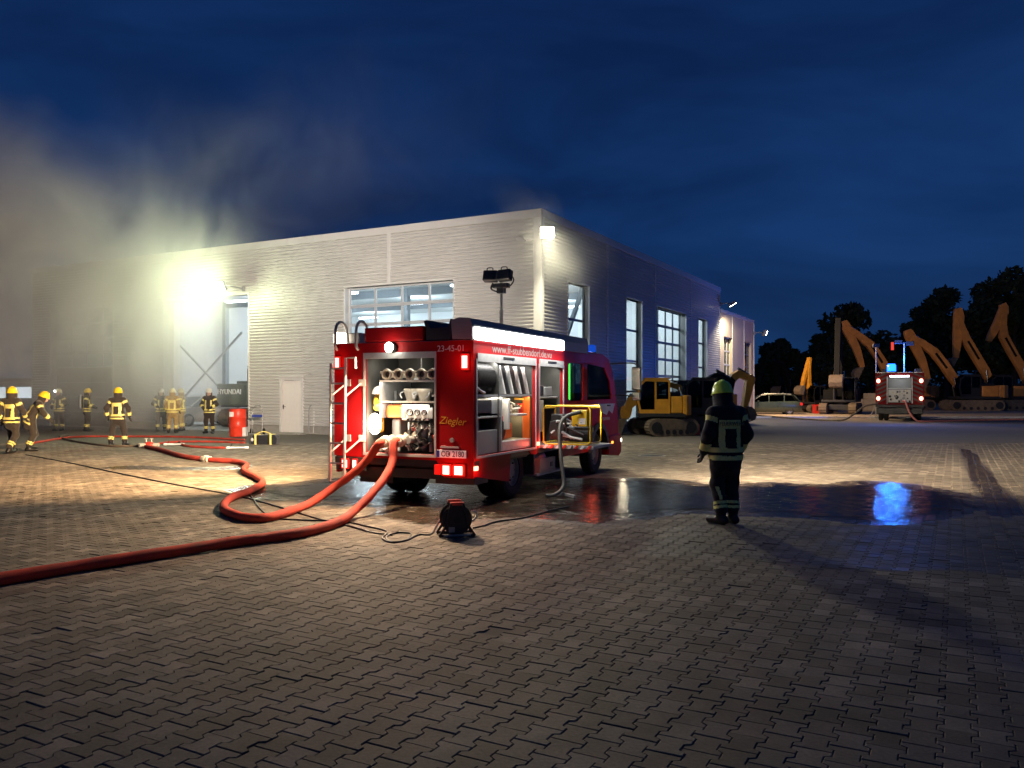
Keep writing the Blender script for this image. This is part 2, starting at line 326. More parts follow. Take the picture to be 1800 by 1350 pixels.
tag(MB().box(14.0,70,52.4,130,-.05,.06).build('gravel_yard', pm('gravel', (.34,.28,.21), .9, var=.35, scale=1.2, bump=.6, bscale=25)), kind='structure')
kb = thing('kerb', 'low pale concrete kerb along the far edge of the paving', 'kerb', (0,0,0)); x = 14.0
mk = pm('kerb_concrete', (.72,.7,.66), .8, var=.2, scale=4)
while x < 62: MB().box(x, x+.985, 52.1, 52.25, -.03, .11).build('kerbstone', mk, kb, bevel=.015); x += 1.0
# water lying on the paving
def water_mat():
    m = bpy.data.materials.new('puddle_water'); m.use_nodes = True; t = m.node_tree; t.nodes.clear(); N = t.nodes.new; K = t.links.new
    ge = N('ShaderNodeNewGeometry'); n1 = N('ShaderNodeTexNoise'); n1.inputs['Scale'].default_value = 11; n1.inputs['Detail'].default_value = 6; n1.inputs['Roughness'].default_value = .65; K(ge.outputs['Position'], n1.inputs['Vector'])
    n2 = N('ShaderNodeTexNoise'); n2.inputs['Scale'].default_value = 3.6; n2.inputs['Detail'].default_value = 8; n2.inputs['Roughness'].default_value = .7; K(ge.outputs['Position'], n2.inputs['Vector'])
    bp = N('ShaderNodeBump'); bp.inputs['Strength'].default_value = .24; bp.inputs['Distance'].default_value = .025; K(n1.outputs['Fac'], bp.inputs['Height'])
    mpp = N('ShaderNodeMapping'); mpp.inputs['Rotation'].default_value = (0,0,-RZ); mpp.inputs['Scale'].default_value = (1,1,1); K(ge.outputs['Position'], mpp.inputs[0])
    dv = N('ShaderNodeVectorMath'); dv.operation = 'DIVIDE'; dv.inputs[1].default_value = (PW,PL*.5,1); K(mpp.outputs[0], dv.inputs[0]); fl = N('ShaderNodeVectorMath'); fl.operation = 'FLOOR'; K(dv.outputs[0], fl.inputs[0])
    wn_ = N('ShaderNodeTexWhiteNoise'); K(fl.outputs[0], wn_.inputs['Vector']); sb = N('ShaderNodeVectorMath'); sb.operation = 'SUBTRACT'; sb.inputs[1].default_value = (.5,.5,.5); K(wn_.outputs['Color'], sb.inputs[0])
    ml = N('ShaderNodeVectorMath'); ml.operation = 'MULTIPLY'; ml.inputs[1].default_value = (.06,.06,0); K(sb.outputs[0], ml.inputs[0]); an_ = N('ShaderNodeVectorMath'); K(ml.outputs[0], an_.inputs[0]); K(ge.outputs['Normal'], an_.inputs[1]); nm_ = N('ShaderNodeVectorMath'); nm_.operation = 'NORMALIZE'; K(an_.outputs[0], nm_.inputs[0]); K(nm_.outputs[0], bp.inputs['Normal'])
    fr = N('ShaderNodeFresnel'); fr.inputs[0].default_value = 1.33; K(bp.outputs[0], fr.inputs['Normal'])
    gl = N('ShaderNodeBsdfGlossy'); gl.inputs['Roughness'].default_value = .03; K(bp.outputs[0], gl.inputs['Normal'])
    tr = N('ShaderNodeBsdfTransparent'); tr.inputs[0].default_value = (.4,.39,.37,1); mx = N('ShaderNodeMixShader'); K(fr.outputs[0], mx.inputs[0]); K(tr.outputs[0], mx.inputs[1]); K(gl.outputs[0], mx.inputs[2])
    cl_ = N('ShaderNodeBsdfTransparent'); at = N('ShaderNodeAttribute'); at.attribute_name = 'depth'
    ad = N('ShaderNodeMath'); ad.operation = 'ADD'; K(at.outputs['Fac'], ad.inputs[0]); K(n2.outputs['Fac'], ad.inputs[1])
    r = N('ShaderNodeMapRange'); r.inputs[1].default_value = .60; r.inputs[2].default_value = .82; K(ad.outputs[0], r.inputs[0])
    m2 = N('ShaderNodeMixShader'); K(r.outputs[0], m2.inputs[0]); K(cl_.outputs[0], m2.inputs[1]); K(mx.outputs[0], m2.inputs[2]); o = N('ShaderNodeOutputMaterial'); K(m2.outputs[0], o.inputs[0]); return m
M_water = water_mat()
def puddle(poly, step=.12, deep=.5):
    P = np.array(poly); x0, y0 = P.min(0); x1, y1 = P.max(0); xs = np.arange(x0, x1+step, step); ys = np.arange(y0, y1+step, step)
    X, Y = np.meshgrid(xs, ys, indexing='ij'); pts = np.stack([X.ravel(),Y.ravel()],-1); d = sdist(pts, P); nx, ny = X.shape
    vs = [(p[0],p[1],.006) for p in pts]; fs = []
    for i in range(nx-1):
        for j in range(ny-1):
            q = (i*ny+j,(i+1)*ny+j,(i+1)*ny+j+1,i*ny+j+1)
            if all(d[k] < .06 for k in q): fs.append(q)
    me = bpy.data.meshes.new('puddle'); me.from_pydata(vs, [], fs); me.update()
    a = me.attributes.new('depth','FLOAT','POINT'); a.data.foreach_set('value', np.clip(-d/.8,-.2,1)*deep)
    return tag(link('puddle', me, M_water), kind='structure')
puddle(PUD, .12, .42); puddle(PUD2, .12, .36)
mh = thing('manhole_cover', 'round dark manhole cover in the paving behind the truck', 'manhole', G(1146,801))
MB().lathe([(.001,.004),(.30,.004),(.30,-.01)], 28).build('cover', M_dark, mh)
MB().lathe([(.31,-.01),(.31,.006),(.37,.006),(.37,-.01)], 28).build('ring', M_conc, mh)
# ================================================================ the hall
hall = thing('industrial_hall', 'large pale hall clad in horizontal corrugated sheet with glazed roller doors', 'building', HALL, RZ)
HT, PITCH, DEP = 7.9, .126, .05
def corr(x0, x1, z0, z1, wall, name='wall_panel', mat=None, parent=None):  # wall 'f': front (y=0, faces -y); 'r': right (x=0, faces +x)
    prof = []; z = math.floor(z0/PITCH)*PITCH
    while z < z1+PITCH:
        for u, d in ((0,0),(.18,0),(.36,1),(.64,1),(.82,0)):
            prof.append((z+u*PITCH, d*DEP))
        z += PITCH
    pr = [(z0,0)]+[(a,b) for a,b in prof if z0 < a < z1]+[(z1,0)]
    vs = []; fs = []; P = (lambda t,d,z: (t,-d,z)) if wall == 'f' else (lambda t,d,z: (d,t,z))
    for z, d in pr: vs += [P(x0,d,z), P(x1,d,z)]
    for i in range(len(pr)-1): fs.append((2*i,2*i+1,2*i+3,2*i+2))
    return MB().add(vs, fs).build(name, mat or M_clad, parent or hall)
def slab(x0,x1,y0,y1,z0,z1,name,mat,parent=None,bevel=0): return MB().box(x0,x1,y0,y1,z0,z1).build(name, mat, parent or hall, bevel=bevel)
ZT = HT-.28                                     # underside of the roof edge flashing
M_in = pm('interior_panel', (.74,.76,.77), .6, var=.05, scale=.6)
fo = [(-8.5,-3.5,5.72),(-11.85,-10.6,2.25),(-18.87,-13.63,5.76),(-27.2,-22.4,5.72)]
xs = [0,-3.5,-8.5,-10.6,-11.85,-13.63,-18.87,-22.4,-27.2,-28.7]
tops = {(-8.5,-3.5):5.72, (-11.85,-10.6):2.25, (-18.87,-13.63):5.76, (-27.2,-22.4):5.72}
for b, a in zip(xs[:-1], xs[1:]):
    z0 = tops.get((a,b), .3)
    if (a,b) == (-8.5,-3.5): corr(-6.28,b,z0,ZT,'f'); corr(a,-6.44,z0,ZT,'f'); slab(-6.44,-6.28,-.042,0,z0,ZT,'joint_strip',M_trim)
    else: corr(a, b-(.27 if b == 0 else 0), z0, ZT, 'f')
    slab(a,b,.02,.2,z0,ZT,'inner_wall',M_in)
    if z0 == .3: slab(a,b,-.02,.21,-.03,.3,'plinth',M_conc)
ys = [0,2.15,4.1,8.1,10.1,12.15,16.9,19.2,21.0,24.0]
ro = {(2.15,4.1):(.35,5.72),(8.1,10.1):(.35,5.72),(12.15,16.9):(-.02,5.72),(19.2,21.0):(.35,5.72)}
for a, b in zip(ys[:-1], ys[1:]):
    if (a,b) in ro:
        z0, z1 = ro[(a,b)]; corr(a,b,z1,ZT,'r'); slab(-.2,-.02,a,b,z1,ZT,'inner_wall',M_in)
        if z0 > 0: slab(-.21,.02,a,b,-.03,z0,'plinth',M_conc)
    else:
        cuts = [a+(.18 if a == 0 else 0)]+[s for s in (6,11.95,17.9) if a < s < b]+[b]
        for p, q in zip(cuts[:-1], cuts[1:]): corr(p,q,.3,ZT,'r')
        slab(-.2,-.02,a+(.21 if a == 0 else 0),b,.3,ZT,'inner_wall',M_in); slab(-.21,.02,a+(.22 if a == 0 else 0),b,-.03,.3,'plinth',M_conc)
for s in (6,11.95,17.9): slab(.002,.042,s-.07,s+.07,(5.75 if s in () else .3),ZT,'joint_strip',M_trim)
slab(-.27,.045,-.045,.18,.0,ZT,'corner_trim',M_white,bevel=.01)
slab(-28.75,.06,-.07,.05,ZT,HT,'roof_edge',M_trim,bevel=.015); slab(-.06,.062,.051,24.02,ZT,HT,'roof_edge',M_trim,bevel=.015)
slab(-28.74,-28.6,.051,24.02,0,HT,'side_wall',M_clad); slab(-28.59,-.061,23.9,24.02,0,HT,'rear_wall',M_in); slab(-28.59,-.061,.052,23.89,HT-.55,HT-.4,'roof',M_in)
slab(-28.6,-.0,.0,23.9,-.02,.012,'hall_floor',M_conc)
DOORP = None
def sect_door(wall, a, b, top, cols, rows, solid=0, ztop=None, mat_pane=None):
    d = bpy.data.objects.new('roller_door', None); COL.objects.link(d); d.parent = hall; rec = .32; W = b-a
    if wall == 'f': d.location = (a, rec, 0)
    else: d.location = (-rec, a, 0); d.rotation_euler = (0,0,R(90))
    # door leaf in its own frame: x along the wall, -y outward
    rh = top/rows; cw = W/cols
    for r in range(rows):
        if r < solid: MB().box(.02,W-.02,-.03,.03,r*rh+.005,(r+1)*rh-.005).build('door_panel', DOORP or M_clad, d, bevel=.008); continue
        for c in range(cols): MB().box(c*cw+.05,(c+1)*cw-.05,-.006,.006,r*rh+.06,(r+1)*rh-.06).build('pane', mat_pane or M_glass, d)
        mb = MB().box(.0,W,-.032,.032,r*rh+.004,r*rh+.06).box(.0,W,-.03,.03,(r+1)*rh-.06,(r+1)*rh-.004)
        mb.build('rail', DOORF, d)
        for c in range(cols+1): MB().box(max(0,c*cw-.045),min(W,c*cw+.045),-.028,.028,r*rh+.061,(r+1)*rh-.061).build('mullion', DOORF, d)
    hj = MB().box(-.06,0,-rec-.05,.06,0,top).build('jamb', M_trim, d); hj = MB().box(W,W+.06,-rec-.05,.06,0,top).build('jamb', M_trim, d)
    MB().box(-.06,W+.06,-rec-.05,.06,top,top+.07).build('lintel', M_trim, d)
    return d
DOORF = pm('door_frame', (.5,.52,.55), .4, var=.05)
sect_door('f', -8.5, -3.5, 5.72, 4, 8, 3)
DOORP = pm('gate_panel', (.15,.13,.11), .5, var=.1); sect_door('f', -27.2, -22.4, 5.72, 4, 8, 4, mat_pane=M_dglass); DOORP = None
DOORF = pm('dark_door_frame', (.10,.13,.15), .4, var=.05)
sect_door('r', 12.15, 16.9, 5.72, 4, 7, 0)
jb = bpy.data.objects.new('open_doorway', None); COL.objects.link(jb); jb.parent = hall; jb.location = (-18.87,0,0)
MB().box(-.05,.0,-.06,.62,0,5.76).build('jamb', M_white, jb); MB().box(.0,.3,.25,.6,0,5.76).build('post', M_white, jb); MB().box(5.24,5.29,-.06,.62,0,5.76).build('jamb', M_white, jb); MB().box(-.05,5.29,-.06,.3,5.76,5.84).build('lintel', M_trim, jb)
def window(a, b, z0, z1, rows, tilt=False):
    d = bpy.data.objects.new('window', None); COL.objects.link(d); d.parent = hall; d.location = (-.2, a, 0); d.rotation_euler = (0,0,R(90)); W = b-a
    h = (z1-z0)/rows; fm = pm('window_frame', (.05,.07,.08), .4, var=.05)
    for r in range(rows): MB().box(.06,W-.06,-.005,.005,z0+r*h+.05,z0+(r+1)*h-.05).build('pane', M_glass, d)
    for r in range(rows+1): MB().box(0,W,-.04,.04,max(z0,z0+r*h-.045),min(z1,z0+r*h+.045)).build('transom', fm, d)
    MB().box(0,.06,-.038,.038,z0,z1).build('frame', fm, d); MB().box(W-.06,W,-.038,.038,z0,z1).build('frame', fm, d)
    MB().box(-.05,0,-.25,.0,z0-.05,z1+.05).build('reveal', M_white, d); MB().box(W,W+.05,-.25,.0,z0-.05,z1+.05).build('reveal', M_white, d)
    MB().box(-.05,W+.05,-.25,.0,z1,z1+.06).build('reveal', M_trim, d); MB().box(-.05,W+.05,-.27,.0,z0-.06,z0).build('sill', M_trim, d)
for a, b in ((2.15,4.1),(8.1,10.1),(19.2,21.0)): window(a,b,.35,5.72,4)
md = bpy.data.objects.new('side_door', None); COL.objects.link(md); md.parent = hall; md.location = (-11.85,-.02,0)
MB().box(.1,1.15,-.01,.04,.02,2.14).build('leaf', pm('door_white', (.85,.8,.77), .4, var=.04), md, bevel=.006)
MB().box(0,.1,-.06,.06,0,2.25).box(1.15,1.25,-.06,.06,0,2.25).box(.1,1.15,-.058,.06,2.15,2.25).build('frame', M_trim, md)
MB().box(.16,.2,-.03,-.01,.98,1.16).bar((.18,-.05,1.08),(.32,-.05,1.08),.02,.02).cyl((.18,-.01,1.08),(.18,-.06,1.08),.012,8).build('handle', M_dark, md)
MB().box(-.2,1.6,-.7,-.05,-.02,.05).build('step', M_conc, md, bevel=.02)
MB().box(.0,1.25,-.1,.0,2.28,2.33).build('drip_rail', M_trim, md)
# steelwork seen through the openings
stl = pm('steel_grey', (.2,.22,.24), .5, var=.1)
for y in (6,12,18):
    for x in (-.45,-14.2,-28.2): slab(x-.14,x+.14,y-.14,y+.14,.012,HT-.56,'column',stl)
    slab(-28.3,-.35,y-.12,y+.12,HT-.95,HT-.56,'roof_beam',stl)
for p, q in (((-18.6,23.6,.3),(-13.2,23.6,6.4)),((-13.2,23.55,.3),(-18.6,23.55,6.4)),((-.55,.6,.4),(-.55,5.8,7.0))):
    MB().bar(p,q,.14,.14).build('brace', stl, hall)
for p, q in (((-23.4,4,4.6),(-18.4,4,.8)),((-23.4,4.1,.7),(-18.4,4.1,4.6))): MB().bar(p,q,.08,.08).build('brace', pm('brace_grey', (.33,.34,.35), .5), hall)
k = 0
for y in (3.2,9,15,21):
    for x in (-3.2,-8.6,-16,-24):
        f = MB().box(x-.75,x+.75,y-.13,y+.13,HT-1.06,HT-.97).build('ceiling_light', glow('tube_glow', (.86,.95,1), 14), hall)
        lamp('ceiling_lamp', 'POINT', f, (x,y,HT-1.45), HALL_W*(.36 if x > -12 else .6 if y > 8 else .08), (.80,.93,1), radius=.35)
# ================================================================ annex
an = thing('annex_building', 'lower beige flat-panelled building joined to the far end of the hall', 'building', HALL+dR*24.03, RZ)
AH = 6.65; M_an = pm('annex_panel', (.62,.5,.39), .6, var=.06, scale=.8)
def asl(x0,x1,y0,y1,z0,z1,n,m): return MB().box(x0,x1,y0,y1,z0,z1).build(n, m, an)
for a, b, z0 in ((.03,.9,0),(.9,3.05,5.05),(3.05,6.35,0),(6.35,8.5,5.05),(8.5,9.2,0)):
    asl(-.25,.0,a+.004,b-.004,z0,AH-.2,'wall_panel',M_an)
asl(-.3,.04,.03,9.25,AH-.2,AH,'roof_edge',M_trim); asl(-12,-.251,.03,.2,0,AH-.1,'wall_panel',M_an); asl(-12,-.251,9.0,9.2,0,AH-.1,'wall_panel',M_an); asl(-12,-11.8,.2,9,0,AH-.1,'wall_panel',M_an); asl(-11.8,-.301,.21,8.99,AH-.3,AH-.15,'roof',M_in)
asl(-.35,.05,9.201,9.3,0,AH-.21,'corner_trim',M_white)
for (a, b) in ((.9,3.05),(6.35,8.5)):
    d = bpy.data.objects.new('lattice_door', None); COL.objects.link(d); d.parent = an; d.location = (-.2,a,0)
    for c in range(3):
        for r in range(6): MB().box(-.004,.004,c*.717+.05,(c+1)*.717-.05,r*.84+.05,(r+1)*.84-.05).build('pane', M_dglass, d)
    for c in range(4): MB().box(-.04,.04,max(0,c*.717-.05),min(2.15,c*.717+.05),0,5.05).build('mullion', M_white if a < 2 else stl, d)
    for r in range(7): MB().box(-.036,.036,0,2.15,max(0,r*.84-.05),min(5.05,r*.84+.05)).build('rail', M_white if a < 2 else stl, d)
for y in (3.05,6.3): MB().box(.004,.03,y-.05,y+.05,0,AH-.21).build('joint_strip', M_trim, an)
# low building far left
fb = thing('distant_shed', 'low distant shed with a lit window band beyond the smoke', 'building', A(10,700,75)*1, R(-8)); fb.location.z = 0
MB().box(-9,6,0,8,0,2.6).build('wall', M_grey, fb); MB().box(-9.4,6.4,-.4,8.4,2.6,2.9).build('roof', M_dark, fb)
for x in (-7.5,-4.9,-2.3,.3,2.9): MB().box(x,x+2.3,-.05,-.01,1.1,2.1).build('window', glow('lit_window', (.8,.92,1), 1.3), fb)
# ================================================================ fire engine in front of the hall
from mathutils.geometry import tessellate_polygon
def holed(mb, outer, holes, ax, a, b):          # plate with openings, thickness a..b along ax
    def P(p, t): return {'x': (t,p[0],p[1]), 'y': (p[0],t,p[1]), 'z': (p[0],p[1],t)}[ax]
    loops = [outer]+holes; flat = [p for l in loops for p in l]; n = len(flat)
    tris = tessellate_polygon([[Vector((p[0],p[1],0)) for p in l] for l in loops])
    fs = [tuple(t) for t in tris]+[tuple(i+n for i in t[::-1]) for t in tris]; k = 0
    for l in loops:
        for i in range(len(l)): fs.append((k+i, k+(i+1)%len(l), n+k+(i+1)%len(l), n+k+i))
        k += len(l)
    mb.add([P(p,a) for p in flat]+[P(p,b) for p in flat], fs); return mb
def fixn(o):                                    # consistent outward normals
    bm = bmesh.new(); bm.from_mesh(o.data); bmesh.ops.recalc_face_normals(bm, faces=bm.faces); bm.to_mesh(o.data); bm.free(); return o
def rect(a, b, c, d): return [(a,c),(b,c),(b,d),(a,d)]
def rrect(a, b, c, d, r=.05, n=3):
    out = []
    for (x, y, s) in ((b-r,c+r,-90),(b-r,d-r,0),(a+r,d-r,90),(a+r,c+r,180)):
        for k in range(n+1): an = R(s+90*k/n); out.append((x+r*math.cos(an), y+r*math.sin(an)))
    return out
def arc(cy_, cz, r, a0, a1, n=10): return [(cy_+r*math.cos(R(a0+(a1-a0)*k/n)), cz+r*math.sin(R(a0+(a1-a0)*k/n))) for k in range(n+1)]
def wheel(parent, x, y, r=.43, wdt=.26, side=1, hub=True):
    M = Matrix.Translation((x,y,r))@Matrix.Rotation(R(90)*side, 4, 'Y'); h = wdt/2
    w_ = MB().lathe([(r*.58,-h*.9),(r*.86,-h),(r*.97,-h*.75),(r,-h*.4),(r,h*.4),(r*.97,h*.75),(r*.86,h),(r*.58,h*.9),(r*.56,0)], 28, M).build('wheel', M_rubber, parent, smooth=True)
    MB().lathe([(r*.57,-h*.8),(r*.57,h*.75),(r*.52,h*.8),(r*.5,h*.35),(r*.28,h*.3),(r*.24,h*.62),(.001,h*.66)], 24, M).build('rim', M_galv, w_, smooth=True)
    mb = MB()
    for k in range(8):
        an = 2*math.pi*k/8; c = M@Vector((r*.36*math.cos(an), r*.36*math.sin(an), h*.3)); d = M@Vector((r*.36*math.cos(an), r*.36*math.sin(an), h*.46)); mb.cyl(c,d,.016,6)
    mb.build('wheel_nut', M_dark, w_)
    return w_
TRZ = -math.atan2(650,1440); TO = Vector((-1.642,12.123,0))
T = thing('fire_engine', 'red fire engine with open equipment lockers and lit roof light bar', 'fire engine', TO, TRZ)
tw = lambda x, y, z: TO+Matrix.Rotation(TRZ,3,'Z')@Vector((x,y,z))   # engine frame -> world
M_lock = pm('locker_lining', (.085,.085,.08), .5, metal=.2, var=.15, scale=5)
M_tape = pm('marking_white', (.75,.75,.75), .4, var=.03)
# chassis and body
MB().box(-.42,.42,.35,6.9,.48,.66).build('chassis', M_dark, T)
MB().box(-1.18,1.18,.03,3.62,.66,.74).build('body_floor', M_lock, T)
rp = MB(); holed(rp, [(-1.2,.72),(-1.2,2.43),(1.2,2.43),(1.2,.46),(.72,.46),(.6,.7),(-.62,.7)], [rect(-.64,.58,.78,2.26)], 'y', 0, .05); fixn(rp.build('rear_panel', M_red, T))
rp = MB(); holed(rp, [(.051,.74),(.051,2.43),(3.66,2.43),(3.66,.74)], [rect(.1,2.28,.765,2.15),rect(2.46,3.58,.765,2.15)], 'x', 1.15, 1.2); fixn(rp.build('side_panel', M_red, T))
sk = MB().prism([(.051,.48),(.051,.738),(2.36,.738),(2.36,.64),(2.12,.66),(2.02,.72),(1.3,.72),(1.24,.3),(.7,.38)], 'x', 1.14, 1.197); fixn(sk.build('skirt', M_red, T))
rp = MB(); holed(rp, [(.051,.46),(.051,2.43),(3.66,2.43),(3.66,.46)], [], 'x', -1.2, -1.15); fixn(rp.build('side_panel', M_red, T))
MB().box(-1.149,1.149,.051,3.65,2.39,2.44).build('roof', M_alu, T)
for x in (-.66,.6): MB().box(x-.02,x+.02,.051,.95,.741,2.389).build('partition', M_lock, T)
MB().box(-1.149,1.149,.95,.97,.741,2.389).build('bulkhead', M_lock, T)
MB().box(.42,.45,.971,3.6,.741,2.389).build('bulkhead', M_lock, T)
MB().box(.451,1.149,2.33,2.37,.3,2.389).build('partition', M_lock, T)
MB().box(.451,1.149,3.6,3.64,.3,2.389).build('partition', M_lock, T)
MB().box(.5,1.19,2.4,3.6,.27,.31).build('low_step', M_alu, T)
for (a, b, c, d, y) in ((-.66,-.63,.76,2.28,0),(.57,.6,.76,2.28,0)): MB().box(a,b,-.015,.0,c,d).build('shutter_rail', M_alu, T)
MB().box(-.66,.6,-.02,.0,.74,.78).build('shutter_rail', M_alu, T)
MB().box(-.63,.57,-.012,.04,2.19,2.28).build('roller_shutter', M_alu, T)
for a, b in ((.07,.1),(2.28,2.31),(2.43,2.46),(3.58,3.62)): MB().box(1.2,1.216,a,b,.75,2.17).build('shutter_rail', M_alu, T)
MB().box(1.2,1.217,.07,2.31,.735,.765).build('shutter_rail', M_alu, T); 
for a, b in ((.1,2.28),(2.46,3.58)):
    s_ = MB().box(1.2,1.222,a,b,2.13,2.25).build('roller_shutter', M_alu, T); MB().box(1.222,1.23,(a+b)/2-.22,(a+b)/2+.18,2.19,2.225).build('grip', M_dark, s_)
# roof gear
MB().box(-.65,.38,.0,.45,2.442,2.66).build('roof_box', M_red, T, bevel=.02)
q = MB().prism([(.44,2.45),(.44,2.60),(.40,2.72),(.44,2.74),(.5,2.62),(.8,2.62),(.84,2.74),(.87,2.74),(.84,2.45)], 'y', -.02, 2.2).build('roof_trough', M_dark, T)
lb = MB().prism([(.88,2.45),(.86,2.72),(1.0,2.76),(1.17,2.74),(1.2,2.62),(1.2,2.45)], 'y', -.04, 5.0).build('light_housing', M_grey, T)
for a, b in ((.03,1.92),(1.93,3.55)):
    MB().prism([(1.205,2.44),(1.205,2.615),(1.222,2.62),(1.238,2.58),(1.236,2.45),(1.22,2.44)], 'y', a, b).build('light_bar', glow('bar_glow', (.98,1,.97), 14), T)
MB().box(1.2,1.215,-.03,3.6,2.62,2.65).build('bar_frame', M_galv, T)
lamp('light_bar_right', 'AREA', T, (1.26,1.8,2.5), BAR_R, (1,.82,.58), 3.4, .12, (1,1.7,-.36), spread=72); lamp('light_bar_under', 'AREA', T, (1.38,1.8,2.44), 42, (1,.95,.85), 3.4, .05, (.3,0,-1))
lamp('light_bar_left', 'AREA', T, (-1.26,1.9,2.5), BAR_L, (1,.66,.35), 3.4, .12, (-1,.1,-.17), spread=94); lamp('light_bar_left', 'AREA', T, (-1.27,1.9,2.52), BAR_L*.44, (1,.88,.75), 3.4, .12, (-1.05,1,.12), spread=74)
MB().prism([(-1.205,2.44),(-1.205,2.615),(-1.238,2.58),(-1.236,2.45)], 'y', .03, 3.6).build('light_bar', glow('bar_glow_warm', (1,.82,.6), 11), T)
MB().box(-1.2,-.95,.3,5,2.445,2.62).build('light_housing', M_grey, T, bevel=.02)
MB().box(.3,1.1,3.75,5.1,2.52,2.72).build('roof_box', M_grey, T, bevel=.02)
# light mast
ms = MB().cyl((.05,3.4,2.4),(.05,3.4,3.2),.035,12).cyl((.05,3.4,3.2),(.05,3.4,3.72),.025,12).build('light_mast', M_galv, T, smooth=True)
hd_ = MB().box(-.1,.2,3.32,3.46,3.62,3.7).tube(spline([(-.12,3.4,3.72),(-.16,3.4,3.62),(-.06,3.4,3.56),(.05,3.4,3.55)],5),.018,6).tube(spline([(.24,3.4,3.86),(.3,3.4,3.76),(.24,3.4,3.66),(.1,3.4,3.6)],5),.014,6).box(-.02,.12,3.34,3.46,3.52,3.64).build('mast_head', M_dark, ms)
for x, tl in ((-.15,.12),(.14,-.1)):
    Mx = Matrix.Rotation(R(-16),3,'X')@Matrix.Rotation(tl,3,'Z'); f_ = MB().obox((x,3.36,3.84),(.27,.14,.2),Mx).build('floodlight', M_dark, ms, bevel=.015)
    MB().obox((x,3.44,3.86),(.23,.01,.16),Mx).build('lens', M_dglass, f_); MB().tube(spline([(x-.06,3.33,3.93),(x-.05,3.33,3.99),(x+.05,3.33,3.99),(x+.06,3.33,3.93)],4),.01,6).build('handle', M_dark, f_)
# grab rails and ladder at the rear
for x in (-1.12,-.74): MB().tube(spline([(x,-.03,2.33),(x,-.08,2.4),(x,-.08,2.62),(x,-.02,2.74),(x,.1,2.76),(x,.2,2.68),(x,.24,2.46)],5),.022,8).build('grab_rail', M_galv, T, smooth=True)
M_lad = pm('ladder_alloy', (.62,.56,.52), .4, metal=.4, var=.1)
ld = MB().tube([(-1.12,-.22,.34),(-1.1,-.22,2.12)],.022,8).tube([(-.86,-.22,.34),(-.83,-.22,2.2),(-.66,-.22,2.2),(-.65,-.22,2.04)],.022,8).build('ladder', M_lad, T, smooth=True)
for z in (.34,.62,.92,1.22,1.52,1.82,2.05): MB().cyl((-1.11,-.22,z),(-.85,-.22,z),.014,8).build('rung', M_galv, ld)
for z in (1.62,.78):
    for x in (-1.11,-.84): MB().bar((x,-.22,z),(x+.14,-.02,z+.2),.03,.02).box(x+.1,x+.22,-.02,-.002,z+.16,z+.26).build('bracket', M_lad, ld)
# rear lamps, plate, lettering
M_tail = glow('tail_glow', (1,.22,.18), 9); M_tailr = pm('tail_lens', (.5,.01,.01), .25, var=0, emit=(1,.02,.01), es=.35)
def tail(x, z, wd, h, y=-.04, glowing=True, e=3.0):
    q_ = MB().box(x-wd/2,x+wd/2,y,-.001,z-h/2,z+h/2).build('tail_lamp', M_tailr, T, bevel=.012)
    if glowing: MB().box(x-wd*.32,x+wd*.32,y-.006,y-.001,z-h*.36,z+h*.36).build('bulb', M_tail, q_, bevel=.004); lamp('tail_light','POINT',T,(x,y-.12,z),e,(1,.06,.03),radius=.05)
tail(.78,.57,.16,.17,e=2.2); tail(.98,.57,.2,.17,e=2.2); tail(.63,.57,.1,.15,glowing=False); tail(1.08,2.12,.13,.24,e=2.2); tail(-1.12,2.14,.1,.2,e=2.2); tail(-.98,.6,.14,.16,e=1.2); tail(-.8,.6,.1,.16,e=1.2)
MB().box(-1.2,1.2,.02,.2,.60,.70).box(-1.15,-.62,-.02,.02,.5,.7).build('rear_beam', M_dark, T); MB().box(-1.0,1.0,.05,.14,.42,.56).build('underrun_bar', M_black, T); MB().box(.55,1.19,.06,.5,.36,.5).build('mud_flap', M_black, T)
pl = MB().box(.62,1.09,-.02,-.001,.745,.855).build('number_plate', pm('plate_white', (.8,.8,.78), .35, var=.03, emit=(1,.95,.9), es=.10), T, bevel=.004)
MB().box(.621,.66,-.0225,-.02,.75,.85).build('blue_band', pm('plate_blue', (.01,.05,.4), .4, var=0), pl)
text_mesh('plate_letters', 'OD 2180', .115, M_black, pl, face_M((.875,-.022,.797),(1,0,0),(0,0,1)), .001, sx=.85)
MB().lathe([(.001,0),(.016,0),(.016,.003)], 12, face_M((.815,-.021,.80),(1,0,0),(0,0,1))).build('plate_seal', pm('seal', (.3,.1,.1), .4, var=0), pl)
MB().box(.68,.98,-.03,-.001,.885,.91).build('plate_lamp', M_alu, T)
text_mesh('lettering', '23-45-01', .125, M_tape, T, face_M((.84,-.003,2.315),(1,0,0),(0,0,1)), .001)
M_gold = pm('gold_letters', (.8,.36,.03), .4, var=.0)
text_mesh('lettering', 'Ziegler', .15, M_gold, T, face_M((.86,-.003,1.27),(1,0,-.06),(.06,0,1)), .001, shear=.25)
text_mesh('lettering', 'www.ff-stubbendorf.de.vu', .175, pm('dim_letters', (.30,.27,.27), .5, var=.05), T, face_M((1.203,1.82,2.335),(0,1,0),(0,0,1)), .001, sx=1.32)
MB().cyl((.86,-.02,1.0),(.86,.0,1.0),.035,12).build('key_lock', M_galv, T)
